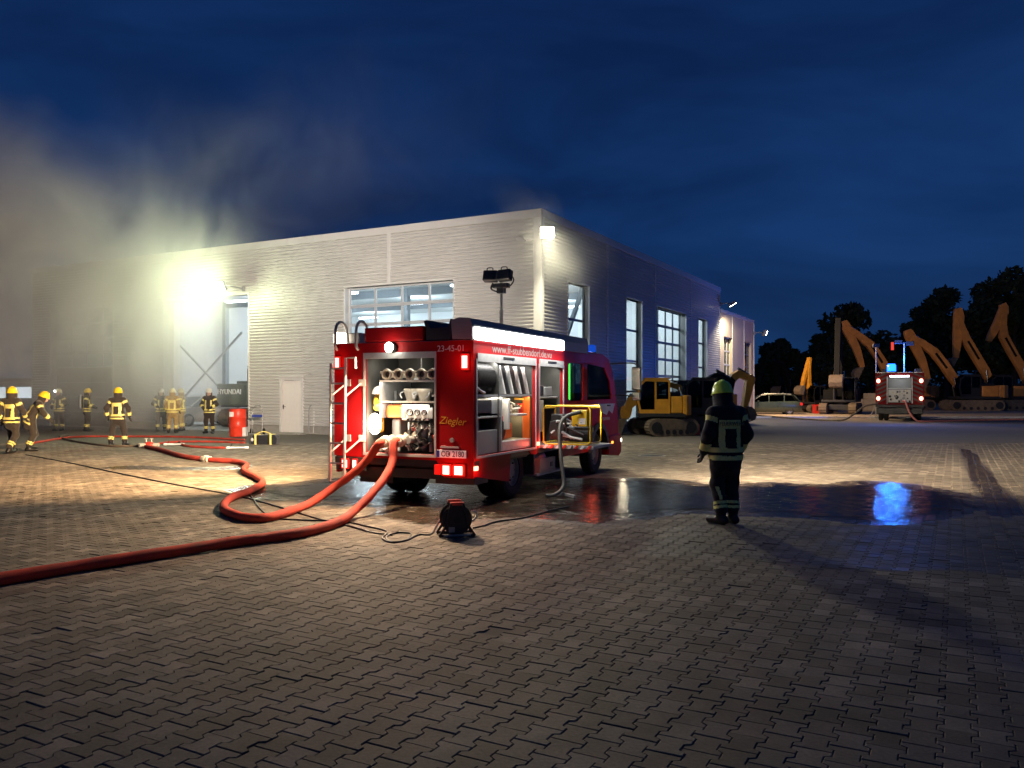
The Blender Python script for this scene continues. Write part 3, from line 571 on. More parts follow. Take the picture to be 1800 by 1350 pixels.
# rear work lamps
wl = MB().lathe([(.03,.06),(.075,.0),(.08,-.05),(.001,-.05)], 16, face_M((-.13,-.06,2.35),(1,0,0),(0,.0,1))).build('work_lamp', M_dark, T)
MB().ball((-.13,-.125,2.35),(.075,.03,.075),14,8).build('bulb', glow('work_glow', (1,.93,.78), 30), wl); lamp('work_light','SPOT',T,(-.13,-.22,2.35),REAR_W,(1,.72,.46),spot=155,blend=.95,radius=.06,d=(-.15,-1,-1.15))
wl = MB().box(-.58,-.42,.10,.2,1.08,1.34).build('hand_lamp', M_yellow, T, bevel=.02)
MB().ball((-.5,.06,1.21),(.11,.07,.16),14,8).build('bulb', glow('hand_glow', (1,.9,.72), 30), wl); lamp('hand_light','POINT',T,(-.5,-.1,1.2),HAND_W,(1,.78,.5),radius=.07)
lamp('locker_light','AREA',T,(-.03,.2,2.2),7,(1,.93,.8),1.0,.1,(0,.25,-1)); lamp('locker_light','AREA',T,(-.03,.08,1.83),2.5,(1,.93,.8),1.0,.06,(0,.5,-1)); lamp('locker_light','AREA',T,(-.03,.08,1.5),4,(1,.9,.75),1.0,.06,(0,.6,-1))
lamp('locker_light','AREA',T,(1.1,1.2,2.13),22,(1,.97,.9),2.0,.06,(-.6,0,-1)); lamp('locker_light','AREA',T,(1.12,1.2,1.61),9,(1,.9,.7),2.0,.05,(-.6,0,-1)); lamp('locker_light','AREA',T,(1.1,3.0,2.12),8,(1,.95,.85),1.0,.06,(-.6,0,-1)); lamp('locker_light','POINT',T,(.8,2.1,1.25),9,(1,.72,.35),radius=.08)
# rear locker contents: shelves, couplings, baskets, pump
for z, x0 in ((1.845,-.4),(1.53,-.42)): MB().box(x0,.57,.08,.94,z,z+.025).build('shelf', M_alu, T)
MB().box(-.43,-.40,.08,.94,1.3,1.87).build('partition', M_alu, T); MB().box(.1,.12,.4,.94,1.87,2.3).build('partition', M_lock, T)
for x in (-.32,-.12,.08,.28,.47):
    Mx = face_M((x,.12,1.955),(1,0,0),(0,0,1)); c_ = MB().lathe([(.05,-.25),(.05,-.02),(.082,-.02),(.088,.0),(.082,.03),(.062,.035),(.052,.0),(.05,-.03)], 18, Mx).build('suction_coupling', M_brass, T, smooth=True)
    mb = MB()
    for k in (0,1): mb.obox(Mx@Vector((.085*(1-2*k),.03,.015)), (.03,.05,.03), Matrix.Rotation(.3,3,'Y'))
    mb.build('lug', M_brass, c_); MB().lathe([(.051,-.03),(.001,-.03)], 16, Mx).build('plug', M_mud, c_)
for x in (.0,.22):
    b_ = MB().lathe([(.001,1.556),(.075,1.556),(.085,1.6),(.11,1.68),(.12,1.7),(.12,1.74),(.105,1.74),(.1,1.72)], 20, Matrix.Translation((x,.3,0))).build('strainer_basket', M_brass, T, smooth=True)
    [MB().tube(spline([(x-k_*.11,.25,1.7),(x-k_*.14,.2,1.66),(x-k_*.1,.18,1.6)],4),.01,6).build('handle', M_alu, b_) for k_ in (1,-1)]
gp = MB().box(-.06,.4,.12,.16,1.27,1.5).build('gauge_panel', pm('panel_white', (.75,.75,.73), .4, var=.05), T, bevel=.008)
for x, r in ((.08,.058),(.21,.05),(.33,.045)):
    Mx = face_M((x,.12,1.39),(1,0,0),(0,0,1)); g_ = MB().lathe([(r,0),(r,.02),(r*.85,.025),(r*.85,.015)], 18, Mx).build('gauge', M_dark, gp); MB().lathe([(r*.85,.012),(.001,.012)], 16, Mx).build('dial', M_white, g_); MB().bar(Mx@Vector((0,-.01,.016)),Mx@Vector((r*.5,r*.4,.016)),.006,.004).build('needle', M_black, g_)
MB().box(-.07,.0,.112,.12,1.3,1.46).box(.4,.47,.112,.12,1.3,1.46).build('placard', M_grey, gp)
for x in (.05,.12,.19,.26,.33): MB().cyl((x,.12,1.285),(x,.09,1.285),.014,8).build('switch', M_black, gp)
pu = MB().lathe([(.001,-.15),(.14,-.15),(.19,-.06),(.19,.08),(.12,.14),(.08,.2),(.001,.2)], 22, face_M((.1,.45,1.02),(1,0,0),(0,0,1))).build('pump', M_galv, T, smooth=True)
MB().cyl((.1,.5,.98),(.1,.02,.98),.055,14).cyl((-.16,.5,.95),(-.16,.05,.95),.05,14).cyl((-.3,.4,1.0),(.45,.4,1.0),.045,12).cyl((.34,.3,.8),(.34,.3,1.22),.035,10).cyl((-.02,.28,.8),(-.02,.28,1.24),.03,10).cyl((.22,.3,.85),(.22,.3,1.2),.05,12).build('pipework', M_galv, pu, smooth=True)
for i in range(22):
    x, z, y = random.uniform(-.12,.5), random.uniform(.86,1.22), random.uniform(.08,.26); r = random.uniform(.018,.04)
    if i % 3 == 0: MB().lathe([(r*.75,-.008),(r,-.004),(r,.006),(r*.75,.01)], 14, face_M((x,y,z),(1,0,random.uniform(-.4,.4)),(0,random.uniform(-.3,.3),1))).bar((x-r*.8,y,z),(x+r*.8,y,z),.008,.008).build('hand_wheel', M_black if i % 2 else M_redp, pu)
    elif i % 3 == 1: MB().bar((x,y,z),(x+random.uniform(-.07,.07),y-.05,z+random.uniform(-.08,.08)),.016,.012).ball((x,y,z),.022,8,6).build('valve_lever', M_black if i % 2 else M_alu, pu)
    else: MB().cyl((x,y+.12,z),(x,y-.03,z),r*.7,10).cyl((x,y,z),(x,y-.015,z),r,8).build('valve', M_brass if i % 2 else M_dark, pu)
for i in range(9):
    x, z = random.uniform(-.1,.48), random.uniform(.84,1.2); MB().tube(spline([(x,.3,z),(x+random.uniform(-.1,.1),.16,z+random.uniform(-.1,.1)),(x+random.uniform(-.12,.12),.2,z+random.uniform(-.12,.12)),(x+random.uniform(-.1,.1),.32,z-.05)],4),random.uniform(.008,.014),6).build('pipe', M_dark if i % 2 else M_galv, pu, smooth=True)
OUTS = [(-.26,.95),(.0,.97)]
for x, z in OUTS:
    Mx = face_M((x,-.02,z),(1,0,0),(0,-.25,1)); MB().lathe([(.05,-.2),(.05,-.05),(.085,-.04),(.09,0),(.085,.05),(.068,.06),(.066,.14),(.001,.14)], 18, Mx).build('hose_outlet', M_brass, T, smooth=True)
MB().box(-.36,-.2,.3,.6,.78,1.28).build('water_canister', M_grey, T, bevel=.03); 
oc = thing('rescue_bag', 'orange equipment bag on the left side of the rear locker', 'bag', tw(-.2,.3,1.3), TRZ); MB().prism([(-.18,.0),(-.2,.1),(-.16,.2),(.16,.2),(.2,.12),(.18,.0)],'y',-.12,.25).build('case', M_orange, oc, bevel=.03); MB().tube(spline([(-.08,-.1,.2),(-.06,-.1,.24),(.06,-.1,.24),(.08,-.1,.2)],4),.012,6).build('grip', M_black, oc)
jk = MB().ball((-.53,.2,1.55),(.07,.09,.11),10,8).ball((-.5,.16,1.46),(.09,.07,.06),10,7).build('stowed_gloves', pm('fabric_yellow', (.6,.45,.03), .8, var=.3), T, smooth=True)
MB().lathe([(.11,0),(.1,.05),(.07,.1),(.001,.125)], 16, Matrix.Translation((-.52,.2,1.66))).build('spare_helmet', M_white, T, smooth=True)
for x in (-.56,-.45,-.35): MB().ball((x,.15,.835),(.05,.06,.05),10,7).build('white_cap', M_white, T, smooth=True)
# side locker contents
MB().box(.46,1.14,.11,2.27,1.62,1.65).build('shelf', M_alu, T)
rl = MB().lathe([(.001,-.3),(.2,-.3),(.2,-.28),(.18,-.28),(.18,.28),(.2,.28),(.2,.3),(.001,.3)], 26, Matrix.Translation((.93,.62,1.9))@Matrix.Rotation(R(90),4,'X')).build('hose_reel', M_dark, T, smooth=True)
for k in range(11): MB().lathe([(.205+.024*math.cos(a),.024*math.sin(a)) for a in [2*math.pi*j/6 for j in range(7)]], 22, Matrix.Translation((.93,.36+k*.05,1.9))@Matrix.Rotation(R(90),4,'X')).build('hose_coil', M_rubber, rl, smooth=True)
MB().tube(spline([(1.13,.12,1.8),(1.16,.2,1.75),(1.15,.35,1.7),(1.13,.5,1.68)],4),.02,8).build('crank', M_alu, rl)
for k in range(7):
    y = 1.08+k*.155; pn = MB().prism([(y,2.1),(y+.035,2.1),(y+.26,1.66),(y+.2,1.66)],'x',.55,1.1).build('hose_cassette', M_white if k % 2 == 0 else M_dark, T)
    MB().prism([(y+.065,2.05),(y+.1,2.05),(y+.3,1.7),(y+.235,1.7)],'x',.5,1.04).build('folded_hose', M_redp if k in (2,3,5) else M_dark, T)
for (y0,y1,z0,z1,x0,m,nm) in ((1.08,1.12,.77,1.61,.5,M_alu,'partition'),(.12,.75,1.38,1.58,.55,M_dark,'tool_box'),(.75,1.06,1.36,1.6,.7,M_alu,'instrument_box'),(.12,.95,.77,1.12,.62,M_grey,'drawer'),(.12,1.07,1.3,1.33,.5,M_alu,'shelf'),(1.12,2.26,.77,.92,.55,M_alu,'drawer'),(2.2,2.26,.92,1.61,1.0,M_orange,'orange_lit_post'),(1.35,1.42,1.1,1.58,.6,M_white,'bracket'),(1.7,2.1,1.3,1.34,.6,M_alu,'shelf')):  # warm light on the right-hand pillar is put into its orange colour
    MB().box(x0,1.13,y0,y1,z0,z1).build(nm, m, T, bevel=.008)
cs = thing('cutter_tool', 'orange power cutter on the lower shelf of the side locker', 'tool', tw(.9,1.45,.93), TRZ)
MB().prism([(-.28,.1),(-.25,.28),(.05,.34),(.3,.26),(.32,.02),(.0,.0)],'x',-.12,.12).build('body', M_orange, cs, bevel=.03); MB().lathe([(.001,-.02),(.15,-.02),(.15,.02),(.001,.02)],18,Matrix.Translation((.13,-.18,.16))@Matrix.Rotation(R(90),4,'Y')).build('blade', M_dark, cs); MB().tube(spline([(0,-.05,.34),(0,0,.44),(0,.2,.44),(0,.28,.3)],5),.018,8).build('handle', M_black, cs)
for i in range(12):
    y, z = random.uniform(1.2,2.15), random.uniform(1.38,1.58); MB().bar((.9,y,z),(1.05,y+random.uniform(-.2,.2),z+random.uniform(-.08,.08)),.03,.03).build('stowed_tool', random.choice([M_brass,M_dark,M_yellow,M_white]), T)
for i in range(34):                             # small gear packed into the lockers
    y, x = random.uniform(.16,2.2), random.uniform(.75,1.08); z = random.choice((1.33,.92,1.12,1.655)); hgt, wd = random.uniform(.06,.2), random.uniform(.03,.1)
    if z > 1.6 and not .75 < y < .95: continue
    m_ = random.choice([M_dark,M_brass,M_white,M_grey,M_yellow,M_redp,M_black,M_galv])
    (MB().cyl((x,y,z),(x,y,z+hgt),wd*.5,10) if i % 2 else MB().box(x-wd,x+.05,y-wd/2,y+wd/2,z,z+hgt)).build('stowed_gear', m_, T, bevel=.005)
for i in range(16):
    x, z = random.uniform(-.6,.5), random.choice((1.87,1.555,.78)); y = random.uniform(.3,.7); hgt, wd = random.uniform(.08,.2), random.uniform(.04,.1)
    MB().box(x-wd/2,x+wd/2,y,y+.15,z,z+hgt).build('stowed_gear', random.choice([M_dark,M_black,M_grey,M_redp,M_galv]), T, bevel=.008)
# second locker and generator on its slide-out tray
for (y0,y1,z0,z1,x0,m,nm) in ((2.38,3.58,1.58,1.61,.5,M_alu,'shelf'),(2.42,2.9,1.62,1.8,.6,M_dark,'stowed_case'),(3.0,3.3,1.62,1.78,.6,M_grey,'stowed_case'),(2.5,2.6,1.0,1.5,.6,M_white,'stowed_case'),(2.7,2.9,1.0,1.55,.55,M_brass,'stowed_case')): MB().box(x0,1.1,y0,y1,z0,z1).build(nm, m, T, bevel=.01)
MB().box(.6,2.15,2.5,3.5,.74,.79).build('tray', M_galv, T, bevel=.01)
for k in range(8): MB().prism([(1.25+k*.11,.74),(1.30+k*.11,.74),(1.35+k*.11,.80),(1.30+k*.11,.80)],'y',2.488,2.499).build('warning_stripe', M_redp if k % 2 else M_tape, T)
ge = thing('generator', 'yellow framed portable generator on the slide-out tray of the engine', 'generator', tw(1.65,2.85,.79), TRZ)
fr = [(-.42,.05),(-.42,.6),(-.38,.66),(.38,.66),(.42,.6),(.42,.08),(.38,.02),(-.38,.02)]
M_gy = pm('generator_yellow', (.75,.5,.02), .4, var=.1)
for y in (-.28,.28): MB().tube([(x,y,z) for x,z in fr]+[(fr[0][0],y,fr[0][1])],.015,8).build('frame', M_gy, ge, smooth=True)
[MB().cyl((x,-.28,z),(x,.28,z),.016,8).build('frame', M_gy, ge) for x in (-.4,.4) for z in (.63,.04)]
MB().box(.08,.36,-.27,-.15,.32,.6).build('control_box', M_gy, ge, bevel=.02); MB().box(.22,.33,-.275,-.27,.36,.46).build('sticker', M_white, ge)
eng = MB().box(-.36,-.02,-.18,.2,.08,.4).cyl((-.2,-.25,.28),(-.2,.1,.28),.15,16).box(-.34,-.1,-.15,.15,.4,.52).build('engine', M_black, ge, bevel=.02); MB().cyl((-.02,-.05,.2),(.36,-.05,.2),.15,16).build('alternator', M_dark, ge, smooth=True)
for i in range(10): MB().cyl((random.uniform(-.3,.3),-.26,random.uniform(.1,.5)),(random.uniform(-.3,.3),-.2,random.uniform(.1,.5)),.02,8).build('fitting', random.choice([M_galv,M_black,M_alu]), ge)
ex = thing('exhaust_hose', 'grey flexible exhaust hose standing from the generator down to the paving', 'hose', tw(1.93,1.7,0), TRZ)
MB().tube(spline([(-.02,.85,1.36),(-.22,.7,1.28),(-.28,.55,1.1),(-.2,.4,.6),(-.12,.3,.2),(-.18,.1,.06),(-.3,-.02,.045)],8),.032,10).build('hose', pm('flex_hose_grey', (.12,.115,.105), .5, metal=.3, var=.25), ex, smooth=True)
MB().bar((-.12,.3,.05),(.12,.18,.03),.05,.04).bar((-.12,.3,.05),(-.3,.2,.03),.05,.04).build('foot', M_galv, ex)
cb = thing('plastic_crate', 'cream plastic crate with white bag on the low step of the engine', 'crate', tw(.95,2.85,.31), TRZ)
MB().box(-.25,.25,-.35,.35,0,.03).box(-.25,.25,-.35,-.32,0,.24).box(-.25,.25,.32,.35,0,.24).box(.22,.25,-.35,.35,0,.24).box(-.25,-.22,-.35,.35,0,.24).build('box', pm('cream_plastic', (.6,.58,.45), .5, var=.08), cb); MB().box(.25,.256,.1,.22,.08,.16).build('handle_hole', M_black, cb); MB().ball((0,-.05,.24),(.2,.28,.16),12,9).build('bag', pm('bag_white', (.65,.66,.6), .5, var=.15, bump=.6, bscale=14), cb, smooth=True)
# crew cab
prof = [(3.68,.5),(3.68,2.44),(4.4,2.46),(6.1,2.44),(6.45,2.38),(6.75,2.1),(7.0,1.58),(7.1,1.3),(7.16,.95),(7.16,.55),(6.45,.5)]+arc(5.72,.43,.56,10,170,9)+[(5.1,.5)]
w1 = rrect(3.98,4.80,1.52,2.24,.07); w2 = [(5.05,1.53),(5.05,2.2),(5.1,2.25),(6.15,2.2),(6.5,1.95),(6.66,1.62),(6.64,1.53)]
cab = bpy.data.objects.new('crew_cab', None); COL.objects.link(cab); cab.parent = T
for x0, x1 in ((1.11,1.16),(-1.16,-1.11)):
    mb = MB(); holed(mb, prof, [w1,w2], 'x', x0, x1); fixn(mb.build('cab_side', M_red, cab))
    xm = (x0+x1)/2
    for wv in (w1,w2): MB().prism(wv,'x',xm-.004,xm+.004).build('side_window', M_dglass, cab)
MB().prism([(3.7,2.43),(4.4,2.45),(6.1,2.43),(6.43,2.37),(6.43,2.41),(6.1,2.48),(4.4,2.5),(3.7,2.48)],'x',-1.14,1.14).build('cab_roof', M_red, cab, bevel=.01)
MB().prism([(6.43,2.38),(6.75,2.1),(6.98,1.6),(7.0,1.6),(6.78,2.12),(6.45,2.41)],'x',-1.1,1.1).build('windscreen', M_dglass, cab)
MB().prism([(6.97,1.59),(7.08,1.3),(7.14,.95),(7.14,.6),(7.18,.6),(7.18,.95),(7.12,1.3),(7.01,1.6)],'x',-1.1,1.1).build('cab_front', M_red, cab)
MB().box(-1.1,1.1,3.69,3.73,.5,2.43).box(-1.1,1.1,3.73,7.1,.66,.72).build('cab_lining', M_dark, cab); [MB().box(a,a+.55,b,b+.5,.72,c).build('seat', M_black, cab, bevel=.06) for a, b, c in ((.3,4.0,1.7),(-.85,4.0,1.7),(.3,5.2,1.85),(-.85,5.2,1.85))]
MB().box(1.02,1.05,4.33,4.375,1.54,2.23).build('green_glow_strip', glow('strip_green', (.12,1,.10), 7), cab); MB().box(.98,1.05,4.6,4.66,1.54,2.2).build('door_pillar', M_orange, cab)  # added strip that glows to give the green line in the crew window
MB().box(1.161,1.166,3.9,4.98,.62,.625).box(1.161,1.164,4.9,4.905,.7,2.3).build('door_seam', M_black, cab)
for y in (4.72,6.4): MB().bar((1.18,y-.08,1.4),(1.18,y+.08,1.4),.03,.03).build('door_handle', M_black, cab)
MB().prism([(5.75,1.44),(6.9,1.44),(6.7,1.22),(6.45,1.3),(6.3,1.2),(5.85,1.28)],'x',1.161,1.164).build('white_flash', M_tape, cab)
text_mesh('lettering', 'Ziegler', .11, M_gold, cab, face_M((1.163,4.3,.72),(0,1,0),(0,0,1)), .001, shear=.25)
text_mesh('lettering', 'FEUERWEHR', .09, M_tape, cab, face_M((1.163,6.25,1.12),(0,1,0),(0,0,1)), .001)
MB().prism(arc(5.72,.43,.62,5,175,10)+arc(5.72,.43,.53,175,5,10),'x',1.0,1.22).build('mudguard', M_black, cab)
bpz = MB().prism([(6.35,.35),(6.4,.75),(7.2,.78),(7.3,.7),(7.3,.36),(7.15,.28)],'x',-1.19,1.19).build('bumper', M_red, cab, bevel=.03)
for x in (-.95,.95): MB().ball((x+.16,7.27,.62),(.1,.06,.085),12,8).build('headlamp', glow('headlamp_glow', (1,.9,.7), 5), bpz)
lamp('headlight','POINT',T,(1.15,7.45,.62),10,(1,.82,.55),radius=.06)
MB().box(1.19,1.21,6.55,6.63,.58,.63).build('side_marker', glow('marker_amber', (1,.35,.05), 3), cab)
for y, z in ((2.36,.82),(4.98,.78),(.06,.6)): tl_ = MB().box(1.2,1.225,y-.05,y+.05,z-.03,z+.03).build('side_marker', glow('marker_red', (1,.25,.15), 6), T); lamp('marker_light','POINT',T,(1.3,y,z),2.2,(1,.1,.05),radius=.03)
MB().tube(spline([(1.12,6.7,2.3),(1.4,7.0,2.32),(1.56,7.12,2.3),(1.58,7.14,2.2)],4),.016,6).tube([(1.14,6.9,1.62),(1.56,7.12,1.6)],.016,6).build('mirror_arm', M_black, cab)
mi = MB().box(1.47,1.68,7.1,7.2,1.72,2.24).box(1.48,1.67,7.1,7.2,1.5,1.68).build('mirror', M_black, cab, bevel=.03); MB().box(1.49,1.66,7.092,7.1,1.75,2.21).box(1.5,1.65,7.092,7.1,1.52,1.66).build('mirror_glass', M_chrome, mi)
def beacon(par, x, y, z, es, r=.09, h=.2):
    b_ = MB().cyl((x,y,z),(x,y,z+.05),r*1.05,14).build('beacon', M_black, par); MB().lathe([(r,z+.05),(r,z+h*.8),(r*.8,z+h),(.001,z+h*1.02)],14,Matrix.Translation((x,y,0))).build('blue_dome', pm('blue_dome_%s'%es, (.01,.03,.5), .15, var=0, emit=(.01,.13,1), es=es, coat=1), b_, smooth=True); return b_
beacon(T,.93,6.0,2.475,.5); beacon(T,-.93,6.0,2.475,.5)
for x, y in ((1.0,1.6),(.72,1.6),(-1.0,1.6),(-.72,1.6),(1.0,5.72),(-1.0,5.72)): wheel(T,x,y,.43,.24,1 if x > 0 else -1)
MB().box(1.05,1.13,1.25,2.1,.62,.72).box(-.8,.8,1.54,1.66,.36,.5).box(-.8,.8,5.66,5.78,.36,.5).build('axle', M_dark, T)
MB().box(-.5,-.15,2.2,3.4,.35,.62).box(-.9,-.3,.25,.9,.3,.6).build('tank', M_dark, T)
# ================================================================ floodlights on the buildings
def flood(label, wallpos, out, energy, es, aim, spot=150, head=.35, col=(.88,1,.66), arm=.5, face=None):
    p = Vector(wallpos); o = Vector(out).normalized(); f = thing('wall_floodlight', label, 'floodlight', p)
    h = o*arm; MB().tube([(0,0,0),h*.5+Vector((0,0,.04)),h],.03,8).box(-.06,.06,-.06,.06,-.1,.1).build('arm', M_grey, f)
    q = Vector(face or aim).normalized(); x = q.cross(Vector((0,0,1))).normalized(); z = x.cross(q); M = Matrix((x,q,z)).transposed()
    hd = MB().obox(h,(head,.16,head*.8),M).build('housing', M_grey, f, bevel=.03); MB().obox(h+q*.085,(head*.86,.02,head*.66),M).build('lens', glow('flood_glow%d'%es, col, es), hd)
    q = Vector(aim).normalized() if face is None else Vector(aim).normalized()*1.0+Vector(face).normalized()*.4
    if spot > 179: lamp('flood_lamp','POINT',f,h+q*.3,energy,col,radius=.2); lamp('flood_beam','SPOT',f,h+q*.3,energy*3.4,(.88,1,.6),spot=172,blend=.5,radius=.2,d=-dR*1+Vector((0,0,.25)))
    else: lamp('flood_lamp','SPOT',f,h+q*.22,energy,col,spot=spot,blend=.35,radius=.4 if face else .14,d=q)
    return f
flood('bright floodlight at the near top corner of the hall', HALL+dX*.05-dR*.05+Vector((0,0,6.98)), dX*.7-dR*.7, FLOOD_C, 90, dX*.75-dR*.35+Vector((0,0,-1.0)), 172, .5, col=(1,.93,.64), arm=.6, face=(-.05,-1,-.3))
FL = HALL-dX*13.9
flood('glaring floodlight in the smoke over the open doorway', FL-dR*.05+Vector((0,0,6.0)), -dR, FLOOD_S, 90, -dR*.9+Vector((0,0,-.5)), 180, .5, col=(.86,1,.58), arm=1.2)
flood('small floodlight on the far end of the hall above the annex', HALL+dR*23.9+dX*.06+Vector((0,0,6.9)), dX, FLOOD_F, 40, dX*.6+dR*.3+Vector((0,0,-1)), 165, .5, col=(1,.86,.6), arm=.7)
flood('small floodlight on the far corner of the beige annex', HALL+dR*33.2+dX*.06+Vector((0,0,5.75)), dX, FLOOD_F*2.5, 40, dX*1+dR*.55+Vector((0,0,-.5)), 165, .5, col=(1,.66,.36), arm=.7)
cm_ = thing('security_camera', 'small camera on a bracket beside the corner floodlight', 'camera', HALL-dX*.55-dR*.06+Vector((0,0,6.85))); MB().bar((0,0,0),-dR*.25,.03,.03).bar(-dR*.2+Vector((0,0,.03)),-dR*.45-dX*.1,.09,.09).build('body', M_white, cm_)
# ================================================================ people: one continuous surface per body, grown from a distance field
def surfnet(v, org, h):
    s = v < 0; nx, ny, nz = v.shape; cnt = np.zeros((nx-1,ny-1,nz-1), int)
    for dx in (0,1):
        for dy in (0,1):
            for dz in (0,1): cnt += s[dx:nx-1+dx, dy:ny-1+dy, dz:nz-1+dz]
    act = (cnt > 0) & (cnt < 8); idx = -np.ones(act.shape, int); I = np.argwhere(act); idx[act] = np.arange(len(I))
    acc = np.zeros((len(I),3)); num = np.zeros(len(I)); C = [(a,b,c) for a in (0,1) for b in (0,1) for c in (0,1)]
    for a in C:
        for ax in range(3):
            if a[ax]: continue
            b = list(a); b[ax] = 1
            va = v[I[:,0]+a[0], I[:,1]+a[1], I[:,2]+a[2]]; vb = v[I[:,0]+b[0], I[:,1]+b[1], I[:,2]+b[2]]; m = (va < 0) != (vb < 0)
            t = np.where(m, va/np.where(m, va-vb, 1), 0); p = np.tile(np.array(a,float),(len(I),1)); p[:,ax] += t; acc[m] += p[m]; num[m] += 1
    P = (I+acc/num[:,None])*h+org; Q = []
    for ax in range(3):
        sl0 = [slice(None)]*3; sl1 = [slice(None)]*3; sl0[ax] = slice(0,-1); sl1[ax] = slice(1,None)
        ch = s[tuple(sl0)] != s[tuple(sl1)]; E = np.argwhere(ch); o1, o2 = [(1,2),(2,0),(0,1)][ax]
        ok = (E[:,o1] > 0) & (E[:,o2] > 0) & (E[:,o1] < act.shape[o1]) & (E[:,o2] < act.shape[o2]); E = E[ok]; flip = s[tuple(E.T)]
        def at(d1, d2): q = E.copy(); q[:,o1] -= d1; q[:,o2] -= d2; return idx[tuple(q.T)]
        q = np.stack([at(1,1),at(0,1),at(0,0),at(1,0)],-1); q[~flip] = q[~flip][:,::-1]; Q.append(q)
    return P, np.concatenate(Q)
def cone(p, a, b, ra, rb, sc):
    a, b = np.array(a,float), np.array(b,float); sc = np.array(sc); q = (p-a)*1.0; ab = b-a
    qs = q/sc; abs_ = ab/sc; t = np.clip((qs@abs_)/max(abs_@abs_,1e-9), 0, 1)
    return (np.linalg.norm(qs-t[...,None]*abs_, axis=-1)-(ra+(rb-ra)*t))*min(sc), t
def smin(a, b, k): h = np.clip(.5+.5*(b-a)/k, 0, 1); return b+(a-b)*h-k*h*(1-h)
def pieces(q, least=3):                          # connected patches of a set of quads
    lab = np.arange(q.max()+1)
    while True:
        m = lab[q].min(1); new = lab.copy(); np.minimum.at(new, q.ravel(), np.repeat(m,4))
        if (new == lab).all(): break
        lab = new
    l = lab[q[:,0]]; return [q[l == a] for a in np.unique(l) if (l == a).sum() >= least]
ST = dict(pel=(0,0,.95), che=(0,.0,1.34), nek=(0,-.0,1.52), hed=(0,.03,1.65), shL=(-.18,0,1.43), elL=(-.265,-.05,1.16), wrL=(-.25,.08,.93), shR=(.18,0,1.43), elR=(.265,-.05,1.16), wrR=(.25,.08,.93),
          hiL=(-.1,0,.92), knL=(-.13,.03,.5), anL=(-.14,-.02,.1), hiR=(.1,0,.92), knR=(.13,.03,.5), anR=(.14,-.02,.1), toL=(-.02,.19), toR=(.02,.19))
def hand_mesh():
    h = .0055; g = np.arange(-.07,.075,h); gz = np.arange(-.2,.05,h); X = np.stack(np.meshgrid(g, g, gz, indexing='ij'), -1)
    d = cone(X,(0,0,.03),(0,0,-.02),.033,.036,(1,.75,1))[0]; d = smin(d, cone(X,(0,.0,-.02),(0,.005,-.075),.042,.042,(1,.5,1))[0], .02)
    for x, l, c in ((-.033,.062,.03),(-.011,.075,.034),(.011,.07,.034),(.032,.055,.03)):
        k = (x*1.05,.012,-.075-l*.5); t = (x*1.0,.012+c,-.075-l*.9); d = np.minimum(d, smin(cone(X,(x,0,-.07),k,.0125,.011,(1,1,1))[0], cone(X,k,t,.011,.0095,(1,1,1))[0], .006))
    d = smin(d, cone(X,(.035,.01,-.03),(.058,.03,-.065),.015,.0125,(1,1,1))[0], .008); d = np.minimum(d, cone(X,(.058,.03,-.065),(.052,.045,-.095),.0125,.01,(1,1,1))[0])
    P, Q = surfnet(d, np.array((g[0],g[0],gz[0])), h); return P, Q
HP, HQ = hand_mesh(); HANDS = {}
for sgn in (1,-1):
    me = bpy.data.meshes.new('glove'); me.from_pydata((HP*np.array((sgn,1,1))).tolist(), [], HQ.tolist() if sgn > 0 else HQ[:,::-1].tolist()); me.update(); HANDS[sgn] = me
M_glove = pm('glove_leather', (.03,.028,.026), .75, var=.3)
M_skin = pm('skin', (.5,.3,.22), .55, var=.1)
M_boot = pm('boot_leather', (.012,.012,.012), .45, var=.2)
def suit(name, c): return pm(name, c, .85, var=.3, scale=9, bump=.5, bscale=14, sheen=.2)
M_navy = suit('suit_navy', (.006,.0065,.010)); M_brown = suit('suit_brown', (.032,.023,.017)); M_sand = suit('suit_sand', (.36,.25,.1))
M_refl = pm('reflective_yellow', (.85,.74,.22), .45, var=.15, scale=30); M_refd = pm('reflective_lime', (.9,.87,.26), .5, var=.15, scale=30)
M_silver = pm('reflective_silver', (.6,.6,.58), .4, var=.1)
